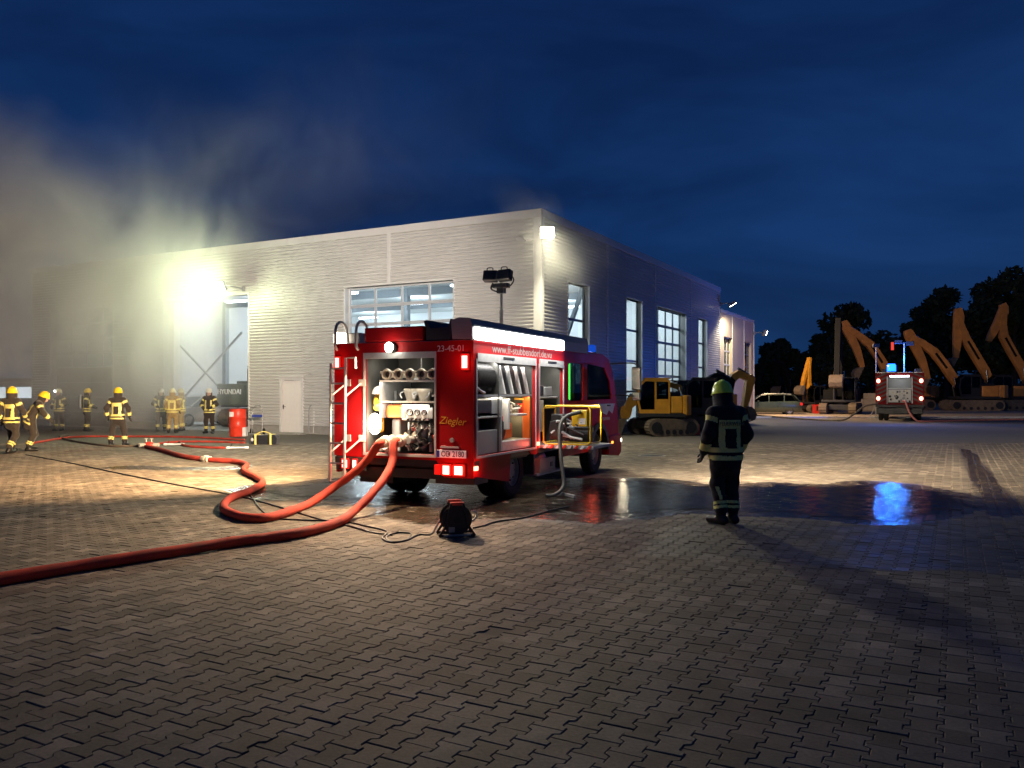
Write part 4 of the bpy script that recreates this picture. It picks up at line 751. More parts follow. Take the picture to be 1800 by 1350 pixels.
def person(label, loc, rz, pose=None, h=.022, suit_m=None, helm=(.75,.55,.02), refl=None, tank=False, back_text=False, bands='full', hscale=1.0, group=None, legs=None, headlamp=False, cat='firefighter', plain_head=False):
    J = dict(ST); J.update(pose or {}); suit_m = suit_m or M_brown; refl = refl or M_refl
    o = thing('person', label, cat, loc, rz, group, hscale)
    v = lambda k: np.array(J[k], float); prims = []
    up = v('che')-v('pel'); up = up/np.linalg.norm(up)
    A_ = lambda nm, a, b, ra, rb, sc=(1,1,1), m=0, k=.045: prims.append((nm,a,b,ra,rb,sc,m,k))
    A_('torso', v('che')+up*.02, v('pel'), .188, .196, (1,.7,1)); A_('hem', v('pel'), v('pel')-np.array((0,0,.11)), .2, .212, (1,.74,1), 0, .03)
    A_('yoke', v('shL'), v('shR'), .092, .092, (1,1,1)); A_('collar', v('che')+up*.12, v('nek')+np.array((0,0,.02)), .125, .088, (1,1,1))
    A_('head', v('hed')-np.array((0,0,.05)), v('hed')+np.array((0,0,.045)), .083, .093, (.93,1.05,1), 1, .02); A_('nose', v('hed')+np.array((0,.09,-.0)), v('hed')+np.array((0,.112,-.03)), .012, .017, (1,1,1), 1, .012); A_('jaw', v('hed')+np.array((0,.04,-.085)), v('hed')+np.array((0,.065,-.09)), .048, .036, (1,1,1), 1, .03)
    for s_ in 'LR':
        A_('uarm'+s_, v('sh'+s_), v('el'+s_), .08, .068); A_('farm'+s_, v('el'+s_), v('wr'+s_), .068, .058)
        kn, an = v('kn'+s_), v('an'+s_); A_('thigh'+s_, v('hi'+s_), kn, .112, .086); A_('shin'+s_, kn, an+np.array((0,0,.1)), .084, .08); A_('ankle'+s_, an+np.array((0,0,.1)), an, .066, .062, (1,1,1), 2, .02)
        t = J['to'+s_]; A_('foot'+s_, an+np.array((-t[0]*.3,-t[1]*.28,-.04)), an+np.array((t[0],t[1],-.05)), .056, .048, (1,1,1), 2, .025)
    pts = np.array([p for q in prims for p in (q[1],q[2])]); lo = pts.min(0)-.3; hi = pts.max(0)+.25; lo[2] = -.03
    ax = [np.arange(lo[i],hi[i],h) for i in range(3)]; X = np.stack(np.meshgrid(*ax, indexing='ij'), -1)
    d = np.full(X.shape[:3], 9.0)
    for nm,a,b,ra,rb,sc,m,k in prims: d = smin(d, cone(X,a,b,ra,rb,sc)[0], k)
    wr = .0035*np.sin(X[...,2]*38+3*np.sin(X[...,0]*11+X[...,1]*9))+.003*np.sin(X[...,0]*33-X[...,2]*21+2*np.sin(X[...,1]*17))
    d = d+wr*(X[...,2] < 1.45)*(X[...,2] > .15)
    def near_of(P):
        D = []; Tt = []
        for nm,a,b,ra,rb,sc,m,k in prims: q, t = cone(P,a,b,ra,rb,sc); D.append(q); Tt.append(t)
        D = np.array(D); i = D.argmin(0); return i, np.array(Tt)[i, np.arange(len(P))]
    P, Q = surfnet(d, lo, h); P[:,2] = np.maximum(P[:,2], 0)
    me = bpy.data.meshes.new('body'); me.from_pydata(P.tolist(), [], Q.tolist()); me.update()
    for m_ in (suit_m, M_skin, M_boot): me.materials.append(m_)
    i, _ = near_of(P[Q].mean(1)); me.polygons.foreach_set('material_index', np.array([q[6] for q in prims])[i]); link('body', me, None, o, smooth=True)
    # reflective bands lie on the same surface, 5 mm out
    P2, Q2 = surfnet(d-.005, lo, h); c = P2[Q2].mean(1); i, t = near_of(c); nm = np.array([q[0] for q in prims])[i]
    rel = c-v('pel'); zz = rel@up; L_ = np.linalg.norm(v('che')-v('pel')); fr = zz/L_; xx = rel[:,0]; yb = (rel-np.outer(zz,up))[:,1]
    tor = np.isin(nm, ['torso','hem','yoke','collar']); sleeve = np.char.startswith(nm,'farm') ; upper = np.char.startswith(nm,'uarm'); leg = np.char.startswith(nm,'shin')
    sets = {}
    sets['waist_band'] = np.isin(nm,['torso','hem']) & (((zz > -.115) & (zz < -.06)) | ((zz > -.02) & (zz < .04)))
    sets['back_panel'] = tor & (yb < -.02) & (np.abs(xx) < .15) & (fr > .74) & (fr < 1.0)
    sets['back_stripe'] = tor & (yb < -.03) & (np.abs(np.abs(xx)-.115) < .035) & (zz >= .05) & (fr <= .74)
    sets['chest_stripe'] = tor & (yb > .03) & (np.abs(np.abs(xx)-.11) < .03) & (zz >= .05) & (fr < 1.0)
    sets['cuff_band'] = sleeve & (t > .45) & (t < .85); sets['shoulder_band'] = upper & (t > .12) & (t < .42); sets['ankle_band'] = leg & (((t > .68) & (t < .8)) | ((t > .86) & (t < .98)))
    if legs: sets['shin_stripe'] = leg & (t < .66) & (t > .1) & (c[:,1] < -.0) & (c[:,0] < 0) & (np.abs(c[:,0]+.12-(t-.4)*.07) < .02)
    for k, mask in sets.items():
        if not mask.any() or (bands == 'none'): continue
        for qs in pieces(Q2[mask]): u, inv = np.unique(qs, return_inverse=True); me = bpy.data.meshes.new(k); me.from_pydata(P2[u].tolist(), [], inv.reshape(-1,4).tolist()); me.update(); link(k, me, refl, o, smooth=True)
    if back_text:
        q = v('pel')+up*L_*.87+np.array((0,-.155,0)); text_mesh('lettering', 'FEUERWEHR', .068, pm('dim_print', (.16,.17,.1), .7, var=0), o, face_M(q,(1,0,0),tuple(up)), .004, sx=.9)
    for s_, sg in (('L',-1),('R',1)):
        e_, w_ = Vector(J['el'+s_]), Vector(J['wr'+s_]); g = link('glove', HANDS[-sg], M_glove, o); z = -(w_-e_).normalized(); y = Vector((0,1,0)); y = (y-z*y.dot(z)); y = y.normalized() if y.length > .2 else Vector((1,0,0)); x = y.cross(z)
        # palms face inward: turn the finger plane
        M = Matrix((x,y,z)).transposed()@Matrix.Rotation(R(70)*-sg,3,'Z'); g.matrix_local = Matrix.Translation(w_+(w_-e_).normalized()*.03)@M.to_4x4()
    hz = Vector(J['hed'])+Vector((0,0,.03)); M_h = pm('helmet_%.2f_%.2f'%helm[:2], helm, .3, var=.08, coat=.4)
    tilt = Matrix.Translation(hz)@Matrix.Rotation(R(J.get('nod',0)),4,'X')
    rr = [(.138,.0),(.134,.04),(.12,.085),(.09,.125),(.05,.145),(.001,.15)]
    hm = MB().lathe([(.15,-.028),(.155,-.02),(.142,.0)]+rr[1:], 24, tilt@Matrix.Diagonal((.9,1.08,1,1))).build('helmet', M_h, o, smooth=True)
    MB().prism([(-.13,.06),(-.1,.125),(-.04,.162),(.04,.162),(.1,.125),(.13,.06),(.09,.1),(0,.13),(-.09,.1)],'x',-.018,.018).build('crest', M_h, hm, bevel=.008).matrix_local = tilt
    MB().lathe([(.15,-.03),(.156,-.024),(.15,-.018)], 20, tilt@Matrix.Diagonal((.9,1.08,1,1)), R(30), R(150)).build('visor_edge', M_silver, hm).matrix_local = Matrix()
    if not plain_head:
        MB().lathe([(.135,-.02),(.14,-.08),(.135,-.15),(.15,-.2)], 18, tilt@Matrix.Diagonal((.9,1.05,1,1)), R(150), R(390)).build('neck_guard', M_navy if suit_m is M_navy else suit_m, hm, smooth=True)
    if headlamp:
        MB().ball(tilt@Vector((.11,.1,.03)),(.05,.05,.05),10,7).build('helmet_lamp', glow('helmet_lamp_glow', (.85,.92,1), 12), hm); lamp('helmet_light','POINT',o,tilt@Vector((.14,.2,.03)),3,(.85,.92,1),radius=.04)
    if tank:
        q = v('pel')+up*.05; MB().cyl(q+np.array((.04,-.24,-.02)), q+up*.5+np.array((.04,-.24,0)), .075, 14).ball(Vector(q+up*.5+np.array((.04,-.24,0))),.075,12,8).build('air_cylinder', M_refl if tank == 1 else M_grey, o, smooth=True)
        MB().box(-.1,.1,q[1]-.2,q[1]-.155,q[2],q[2]+.5).build('back_plate', M_black, o)
    return o
# the one standing in the foreground, seen from behind
person('firefighter seen from behind on the wet paving, lime helmet and dark turnout coat', G(1276,921), R(12),
       dict(shL=(-.178,-.02,1.42),shR=(.178,-.0,1.42),elL=(-.27,-.04,1.16),wrL=(-.265,.09,.93),elR=(.268,-.07,1.16),wrR=(.235,.08,.94),hiL=(-.09,0,.92),hiR=(.09,0,.92),knL=(-.1,.05,.5),anL=(-.085,-.03,.1),knR=(.1,.03,.5),anR=(.085,-.02,.1),toL=(-.08,.16),toR=(-.03,.17),che=(-.0,-.02,1.34),hed=(-.02,.06,1.66),nod=-8),
       h=.0125, suit_m=M_navy, helm=(.75,.95,.07), refl=M_refd, back_text=True, legs=True, hscale=1.0)
FG = 'firefighters in front of the hall'
bend = dict(pel=(0,-.06,.9),che=(0,.16,1.26),nek=(0,.24,1.42),hed=(0,.32,1.52),shL=(-.2,.2,1.34),shR=(.2,.2,1.34),elL=(-.27,.3,1.08),wrL=(-.16,.44,.92),elR=(.27,.3,1.08),wrR=(.16,.44,.92),knL=(-.14,.08,.48),knR=(.15,.06,.48),anL=(-.15,-.05,.1),anR=(.17,-.05,.1),nod=-22)
walk = dict(knL=(-.12,.18,.52),anL=(-.12,.2,.12),knR=(.12,.0,.5),anR=(.12,-.25,.12),elL=(-.3,-.1,1.16),wrL=(-.28,-.02,.92),elR=(.3,.05,1.16),wrR=(.25,.22,.98))
front = dict(elL=(-.32,.02,1.17),wrL=(-.16,.24,1.05),elR=(.32,.02,1.17),wrR=(.16,.24,1.05))
wide = dict(knL=(-.18,.05,.5),anL=(-.21,-.02,.1),knR=(.18,.03,.5),anR=(.22,-.02,.1),elL=(-.34,-.03,1.17),wrL=(-.34,.05,.92),elR=(.34,-.03,1.17),wrR=(.34,.05,.92))
def at(px, py): return G(px, py)
person('firefighter at the left edge of the picture walking away, yellow helmet and back stripes', at(20,797), R(-4), walk, suit_m=M_brown, group=FG, tank=0)
person('firefighter bending forward beside another at the left edge, yellow helmet', at(55,793), R(-62), bend, suit_m=M_brown, group=FG)
person('firefighter with legs apart and yellow helmet, seen from behind left of the hoses', at(207,784), R(2), wide, suit_m=M_brown, group=FG)
person('firefighter with white helmet lamp standing by the closed left door', at(104,757), R(175), front, suit_m=M_brown, group=FG, headlamp=True, helm=(.7,.66,.4))
person('firefighter with yellow helmet turned to the right by the grey wall', at(153,758), R(-75), front, suit_m=M_brown, group=FG, tank=2)
person('firefighter in dark coat, leftmost of three grouped at the open doorway', at(283,758), R(-150), front, suit_m=M_brown, group=FG, helm=(.62,.6,.5))
person('firefighter in sand coloured suit with back to camera, middle of three at doorway', at(303,761), R(10), None, suit_m=M_sand, group=FG, helm=(.7,.66,.45))
person('firefighter in sand coloured suit, right and behind in the group of three', at(319,757), R(95), front, suit_m=M_sand, group=FG, helm=(.7,.66,.45))
person('firefighter in dark coat standing alone before the excavator rear in the doorway', at(368,762), R(178), front, suit_m=M_brown, group=FG, helm=(.7,.68,.6))
person('distant firefighter with yellow reflective suit beside the second engine', at(1503,722), R(170), front, suit_m=M_sand, helm=(.75,.7,.5), headlamp=True)
# ================================================================ construction machines
def stadium(L_, H_, tooth, n=44):
    r = H_/2; s = L_-H_; per = 2*s+2*math.pi*r; out = []
    for i in range(2*n):
        d = per*i/(2*n); q = tooth if i % 2 else 0
        if d < s: out.append((-s/2+d, -q))
        elif d < s+math.pi*r: a = (d-s)/r-math.pi/2; out.append((s/2+(r+q)*math.cos(a), r+(r+q)*math.sin(a)))
        elif d < 2*s+math.pi*r: out.append((s/2-(d-s-math.pi*r), H_+q))
        else: a = (d-2*s-math.pi*r)/r+math.pi/2; out.append((-s/2+(r+q)*math.cos(a), r+(r+q)*math.sin(a)))
    return out
def limb(cl, ws):                               # outline of an arm from its centre line and half widths
    Lp, Rp = [], []
    for i, (p, w_) in enumerate(zip(cl, ws)):
        a = cl[max(i-1,0)]; b = cl[min(i+1,len(cl)-1)]; t = Vector((b[0]-a[0], b[1]-a[1])).normalized(); n = Vector((-t.y, t.x))
        Lp.append((p[0]+n.x*w_, p[1]+n.y*w_)); Rp.append((p[0]-n.x*w_, p[1]-n.y*w_))
    return Lp+Rp[::-1]
def excavator(label, loc, rz, s=1.0, col=None, boom=None, stick=None, bucket=None, cabcol=None, mini=False, text=None, group=None, cwcol=None, blade=False, swing=0.0, bw=1.0):
    col = col or M_yellow; cabcol = cabcol or M_black; e = thing('excavator', label, 'excavator', loc, rz, group, s)
    for sg in (-1,1):
        x0, x1 = sorted((sg*.85, sg*1.45)); kt = .68 if mini else 1.0; tr = MB().prism([(y,z+.03) for y,z in stadium(4.2*kt,.86,.03)],'x',x0,x1).build('track', M_mud, e)
        xo = sg*1.455
        for y in (-1.67+.68*(1-kt)*3.1,1.67-.68*(1-kt)*3.1): MB().cyl((xo,y,.46),(xo+sg*.03,y,.46),.3,18).build('sprocket', M_dark, tr)
        for y in (-1.1*kt,-.55*kt,0,.55*kt,1.1*kt): MB().cyl((xo,y,.22),(xo+sg*.02,y,.22),.13,12).build('roller', M_dark, tr)
        MB().box(*sorted((xo-.0,xo+sg*.01)),-1.3*kt,1.3*kt,.36,.62).build('track_frame', M_mud, tr)
    MB().box(-.85,.85,-1.2,1.2,.35,.8).build('undercarriage', M_dark, e, bevel=.04); MB().cyl((0,0,.8),(0,0,1.0),.7,24).build('slew_ring', M_dark, e)
    if blade: MB().prism([(2.3,.1),(2.25,.75),(2.33,.78),(2.42,.1)],'x',-1.45,1.45).box(-.7,-.5,1.2,2.3,.3,.45).box(.5,.7,1.2,2.3,.3,.45).build('dozer_blade', M_mud, e)
    up = bpy.data.objects.new('upper_body', None); COL.objects.link(up); up.parent = e; up.rotation_euler = (0,0,swing)
    ky = .56 if mini else 1.0
    MB().box(-1.35,1.35,-2.0*ky,1.35,1.0,1.2).build('deck', M_dark, up, bevel=.03)
    cw = MB().prism([(a_,b2*ky) for a_, b2 in ((-1.35,-1.7),(-1.35,-2.1),(-1.0,-2.55),(0,-2.7),(1.0,-2.55),(1.35,-2.1),(1.35,-1.7))],'z',1.1,2.15).build('counterweight', cwcol or col, up, bevel=.06)
    MB().box(.3,1.34,-1.69*ky,.6,1.2,2.05).build('side_cover', col, up, bevel=.06); MB().box(-1.34,.29,-1.69*ky,-.35,1.2,2.1).build('engine_cover', col, up, bevel=.06); MB().box(-.7,.9,-1.6*ky,-.6*ky,2.1,2.3).build('engine_hood', cwcol or M_black, up, bevel=.05); MB().cyl((.6,-1.2,2.2),(.6,-1.2,2.7),.06,10).build('exhaust', M_dark, up)
    for k in range(5): MB().box(1.341,1.35,(-1.4+k*.25)*ky,(-1.25+k*.25)*ky,1.4,1.9).build('louvre', M_dark, up)
    # cab: posts, roof, glass
    c = bpy.data.objects.new('cab', None); COL.objects.link(c); c.parent = up
    sp = [(-.3,1.2),(-.3,2.95),(-.1,3.02),(1.0,3.02),(1.35,2.7),(1.45,1.9),(1.3,1.2)]
    for x0, x1 in ((-1.32,-1.26),(-.36,-.3)):
        mb = MB(); holed(mb, sp, [[(-.2,1.95),(-.2,2.86),(.42,2.88),(.42,1.95)],[(.52,1.4),(.52,2.88),(.98,2.9),(1.25,2.65),(1.34,1.9),(1.22,1.4)]], 'x', x0, x1); fixn(mb.build('cab_side', cabcol, c)); xm = (x0+x1)/2
        MB().prism([(-.2,1.95),(-.2,2.86),(.42,2.88),(.42,1.95)],'x',xm-.004,xm+.004).prism([(.52,1.4),(.52,2.88),(.98,2.9),(1.25,2.65),(1.34,1.9),(1.22,1.4)],'x',xm-.004,xm+.004).build('window', M_dglass, c)
    MB().box(-1.32,-.3,-.32,1.05,3.02,3.08).build('cab_roof', cabcol, c, bevel=.02); MB().box(-1.25,-.37,-.3,-.26,1.2,1.9).build('cab_back', cabcol, c); MB().box(-1.25,-.37,-.29,-.275,1.9,2.95).build('rear_window', M_dglass, c); MB().prism([(1.0,3.0),(1.34,2.7),(1.44,1.9),(1.3,1.25),(1.29,1.25),(1.42,1.9),(1.32,2.69),(.99,2.98)],'x',-1.25,-.37).build('windscreen', M_dglass, c); MB().box(-1.05,-.55,-.1,.35,1.2,2.2).build('seat', M_black, c, bevel=.06)
    # boom, stick, bucket
    bo = boom or [(.7,1.5),(1.6,4.2),(3.2,6.3),(4.9,7.2)]; n = len(bo); ws = [k_*bw for k_ in [.22]+[.36]*(n-2)+[.22]]
    b = MB().prism(limb(spl2(bo,2), wsi(ws,2)),'x',-.28,.28).build('boom', col, up, bevel=.02); fixn(b)
    if not mini and len(bo) == 4 and s >= .95:
        a_, b2 = Vector((0,*bo[1])), Vector((0,*bo[2]))
        for x in (-.283,.283): MB().bar(a_.lerp(b2,.35)+Vector((x,0,0)), a_.lerp(b2,.95)+Vector((x,0,0)),.006,.2).build('dark_stripe', M_dk, b)
    for x in (-.38,.38):
        q = bo[1]; m_ = ((.95+q[0])/2,(1.25+q[1])/2); MB().cyl((x,1.15,1.2),(x,(1.15+q[0])/2,(1.2+q[1])/2),.085,10).build('cylinder', M_dark, b); MB().cyl((x,(1.15+q[0])/2,(1.2+q[1])/2),(x,q[0],q[1]),.05,8).build('piston_rod', M_chrome, b)
    sk_ = stick or [(4.7,7.75),(4.9,7.2),(4.2,4.6)]
    d = MB().prism(limb(spl2(sk_,2), wsi([k_*bw for k_ in [.26,.42]+[.32]*(len(sk_)-3)+[.2]],2)),'x',-.22,.22).build('stick', col, up, bevel=.02); fixn(d)
    m1 = bo[-2]; MB().cyl((0,m1[0],m1[1]+.42),(0,(m1[0]+sk_[0][0])/2,(m1[1]+.42+sk_[0][1])/2),.09,10).build('cylinder', M_dark, b); MB().cyl((0,(m1[0]+sk_[0][0])/2,(m1[1]+.42+sk_[0][1])/2),(0,*sk_[0]),.05,8).build('piston_rod', M_chrome, b)
    hz_ = spline([(.23,bo[0][0],bo[0][1]+.3)]+[(.23,p[0],p[1]+.25) for p in bo[1:]],5); MB().tube(hz_,.03,6).build('hydraulic_hose', M_black, b)
    if bucket:
        y, z, a = bucket; Mb = Matrix.Translation((0,y,z))@Matrix.Rotation(a,4,'X'); w_ = .5
        pf = [(0,.1),(.35,.0),(.62,-.3),(.66,-.7),(.45,-1.0),(.1,-1.05),(.1,-1.0),(.42,-.94),(.58,-.68),(.54,-.32),(.3,-.06),(0,.02)]
        k = MB().prism(pf,'x',-w_,w_).prism([(0,.1),(.35,0),(.62,-.3),(.66,-.7),(.45,-1.0),(.1,-1.05)],'x',-w_-.03,-w_).prism([(0,.1),(.35,0),(.62,-.3),(.66,-.7),(.45,-1.0),(.1,-1.05)],'x',w_,w_+.03); k.v = [tuple(Mb@Vector(q)) for q in k.v]; bk = fixn(k.build('bucket', M_mud, up))
        for x in (-.4,-.2,0,.2,.4): t = MB().prism([(.12,-1.0),(-.12,-1.08),(.12,-1.06)],'x',x-.05,x+.05); t.v = [tuple(Mb@Vector(q)) for q in t.v]; t.build('tooth', M_dark, bk)
    if text: text_mesh('lettering', text, .36, M_tape, cw, face_M((0,-2.705,1.75),(1,0,0),(0,0,1)), .02)
    return e
def spl2(p, n): return [(q.x,q.y) for q in spline([(a,b,0) for a,b in p], n)]
def wsi(w_, n): return [w_[min(i//n,len(w_)-1)]*(1-(i%n)/n)+w_[min(i//n+1,len(w_)-1)]*((i%n)/n) for i in range((len(w_)-1)*n+1)]
XG = 'large excavators parked in the gravel yard'
M_dk = pm('charcoal_paint', (.009,.0095,.0105), .7, var=.2, spec=.12)
def exloc(px, Y): p = A(px, YH, Y); return (p.x, p.y, .06)
R90 = R(90)
# parked excavators of the yard, booms raised and folded, all facing left
def big(label, apex, Y, drop=.0, s=1.0, bdx=5.3, col=None, stick=None, rz=R(82), bucket=True, boom=None):
    p = A(apex[0], apex[1], Y); topz = (p.z-.06)/s; X0 = p.x+bdx*s
    bo = boom or [(.7,1.6),(1.5,topz*.42),(3.0,topz*.74),(bdx,topz-.35)]
    sk_ = stick or [(bdx+.15,topz+.15),(bdx-.05,topz-.35),(bdx-1.0,topz-2.4),(bdx-1.5,topz-4.1)]
    return excavator(label, (X0, p.y, .06), rz, s, col or pm('weathered_orange', (.5,.21,.045), .5, var=.3, scale=1.5), bo, sk_, (sk_[-1][0], sk_[-1][1]-.1, R(20)) if bucket else None, group=XG)
big('yellow excavator with raised folded arm directly left of the second engine', (1490,566), 74, bdx=5.2)
big('yellow excavator with raised bent arm directly right of the second engine', (1604,582), 70, bdx=5.0)
big('yellow excavator with steep folded arm and dark cab, second from right edge', (1690,553), 72, bdx=3.6, stick=[(3.7,9.0),(3.6,8.2),(3.75,6.0),(3.85,4.6)])
big('yellow excavator with high arm at the right edge of the picture', (1768,545), 74, bdx=3.0, stick=[(3.1,9.6),(3.0,8.9),(3.9,7.0),(4.3,6.2)], bucket=False)
excavator('charcoal excavator with upright black arm left of the parked machines', exloc(1478,60), R(150), .86, M_dk, [(.7,1.5),(1.0,3.6),(1.2,5.8),(1.3,7.6)], [(1.4,8.1),(1.35,7.5),(1.9,5.0),(2.2,3.2)], (2.2,3.2,.2), cwcol=M_dk, group=XG, bw=.6)
excavator('small yellow excavator with upright arm behind the estate car', exloc(1432,64), R(115), .68, M_yellow, [(.7,1.5),(.9,3.0),(1.0,4.6),(.9,5.9)], [(.8,6.3),(.9,5.8),(1.6,4.0),(1.9,3.0)], (1.9,3.0,.2), group=XG, bw=.55)
excavator('dark excavator with thin arm in the shadow beside the trees', exloc(1398,84), R(120), .8, M_dk, [(.7,1.5),(1.4,3.6),(2.4,5.2),(3.6,5.6)], [(3.8,6.0),(3.6,5.6),(3.3,3.6),(3.2,2.6)], (3.2,2.6,.2), cwcol=M_dk, group=XG)
# compact excavators along the hall's long wall
MG = 'compact excavators beside the hall'
p = G(1163,766); excavator('compact yellow excavator nearest the fire engine, panelled cab and lowered bucket', (p.x+.15,p.y+.7,0), R(105), .72, M_yellow, [(.75,1.3),(1.15,1.95),(1.65,1.8),(1.9,1.35)], [(2.05,1.6),(1.95,1.35),(2.0,.95),(1.95,.8)], (1.95,.8,.25), cabcol=M_yellow, group=MG, blade=False, swing=R(-20), mini=True, bw=.8)
p = G(1192,757); excavator('compact excavator in dark colours parked behind the nearest one', (p.x+.7,p.y+2.2,0), R(-80), .72, M_dk, [(.75,1.3),(1.3,2.6),(2.2,3.3),(3.1,2.9)], [(3.3,3.2),(3.1,2.85),(2.9,1.6),(2.8,.9)], (2.8,.9,.2), group=MG, mini=True, bw=.7)
p = G(1272,762); excavator('compact orange-yellow excavator with doubled-over arm behind the standing firefighter', (p.x-.2,p.y+1.6,0), R(70), .74, pm('machine_orange', (.62,.27,.02), .42, var=.22, scale=2.2), [(.75,1.3),(1.7,2.55),(2.7,2.5),(3.9,1.45)], [(3.75,1.8),(3.9,1.45),(3.1,.95),(2.6,.6)], (2.6,.6,.2), group=MG, swing=R(12), mini=True, bw=.42)
p = G(1302,748); excavator('compact orange-yellow excavator with hooked arm next to the estate car', (p.x-.9,p.y+2.2,0), R(-75), .7, MATS['machine_orange'], [(.75,1.3),(1.4,3.0),(2.2,3.75),(3.2,3.3)], [(3.4,3.6),(3.2,3.3),(2.9,2.0),(2.7,1.2)], (2.7,1.2,.2), group=MG, mini=True, bw=.8)
p = A(462,688,38.6); excavator('dark excavator rear with white maker lettering inside the open doorway', (p.x,p.y+1.2,.012), RZ, .95, M_dk, [(.7,1.5),(1.5,3.2),(2.8,4.2),(4.2,3.6)], [(4.4,4.0),(4.2,3.6),(3.9,2.2),(3.8,1.4)], None, cwcol=pm('dull_olive', (.07,.08,.06), .55, var=.15), text='HYUNDAI')
# ================================================================ estate car
def car(label, loc, rz, col):
    c = thing('estate_car', label, 'car', loc, rz)
    st_ = [(-2.28,.42,.78,.72,.9),(-2.2,.3,.84,.86,.98),(-1.7,.24,.89,.93,1.0),(-.8,.2,.9,.95,.98),(.4,.2,.9,.94,.95),(1.0,.22,.9,.92,.93),(1.6,.24,.87,.84,.86),(2.05,.3,.8,.7,.74),(2.28,.42,.66,.6,.62)]
    vs = []; fs = []
    for y, zb, w_, zm, zt in st_:
        ring = [(0,zb),(w_*.9,zb),(w_,zb+.12),(w_*1.01,(zb+zt)/2),(w_*.97,zm),(w_*.9,zt),(0,zt+.03)]
        vs += [(x,y,z) for x,z in ring]+[(-x,y,z) for x,z in ring[-2:0:-1]]
    n = 12
    for i in range(len(st_)-1):
        for k in range(n): fs.append((i*n+k,i*n+(k+1)%n,(i+1)*n+(k+1)%n,(i+1)*n+k))
    fs += [tuple(range(n)), tuple(range((len(st_)-1)*n, len(st_)*n))]
    fixn(MB().add(vs, fs).build('body', col, c, smooth=True))
    gs = [(-2.18,.95,.74,.98),(-1.75,1.44,.62,.98),(-1.0,1.49,.66,.96),(.0,1.49,.66,.94),(.55,1.4,.62,.93),(1.15,.95,.7,.92)]
    for sg in (1,-1):
        for (a, b) in ((0,1),(1,2),(2,3),(3,4),(4,5)):
            ya, za, wa, ba = gs[a]; yb, zb, wb, bb = gs[b]
            MB().add([(sg*.8,ya,ba-.02),(sg*.8,yb,bb-.02),(sg*wb,yb,max(zb-.05,bb)),(sg*wa,ya,max(za-.05,ba))],[(0,1,2,3)]).build('side_window', M_dglass, c)
        for y0, y1 in ((-1.1,-1.03),(-.05,.02)): MB().add([(sg*.815,y0,.94),(sg*.815,y1,.94),(sg*.675,y1,1.46),(sg*.675,y0,1.46)],[(0,1,2,3)]).build('pillar', col, c)
        MB().tube([(sg*.74,-2.15,.97),(sg*.64,-1.75,1.42),(sg*.67,-1.0,1.47),(sg*.67,0,1.47),(sg*.63,.55,1.39),(sg*.74,1.2,.95)],.035,6).build('roof_rail', col, c, smooth=True)
        MB().tube([(sg*.56,-1.6,1.5),(sg*.58,-.9,1.55),(sg*.58,.1,1.54),(sg*.55,.4,1.47)],.015,6).build('roof_bar', M_alu, c)
        mr_ = MB().ball((sg*.98,.75,1.0),(.1,.06,.07),10,7).build('mirror', col, c, smooth=True)
        MB().box(*sorted((sg*.62,sg*.88)),-2.31,-2.16,.7,.9).build('tail_lamp', M_tailr, c, bevel=.03); MB().box(*sorted((sg*.45,sg*.7)),2.12,2.29,.52,.64).build('headlamp', M_chrome, c, bevel=.02)
    MB().add([(-.62,-1.75,1.46),(.62,-1.75,1.46),(.66,-1.0,1.51),(-.66,-1.0,1.51),(.66,0,1.51),(-.66,0,1.51),(.61,.55,1.43),(-.61,.55,1.43)],[(0,1,2,3),(3,2,4,5),(5,4,6,7)]).build('roof', col, c)
    MB().add([(-.61,.55,1.42),(.61,.55,1.42),(.72,1.2,.95),(-.72,1.2,.95)],[(0,1,2,3)]).build('windscreen', M_dglass, c); MB().add([(-.6,-1.76,1.44),(.6,-1.76,1.44),(.72,-2.2,.95),(-.72,-2.2,.95)],[(0,1,2,3)]).build('rear_window', M_dglass, c)
    MB().box(-.26,.26,-2.3,-2.27,.6,.71).build('number_plate', M_tape, c)
    for x in (-.8,.8):
        for y in (-1.4,1.38): wheel(c,x,y,.32,.2,1 if x > 0 else -1)
    return c
p = G(1352,729.5); car('pale green estate car parked beyond the end of the annex', (p.x,p.y+.4,0), R(80), pm('car_green', (.04,.058,.044), .35, metal=.2, var=.05, coat=.6))
p = A(345,688,40); car('pale parked car inside the hall seen through the smoky doorway', (p.x,p.y+1,.012), RZ+R(172), pm('car_pale', (.5,.45,.42), .35, var=.05))
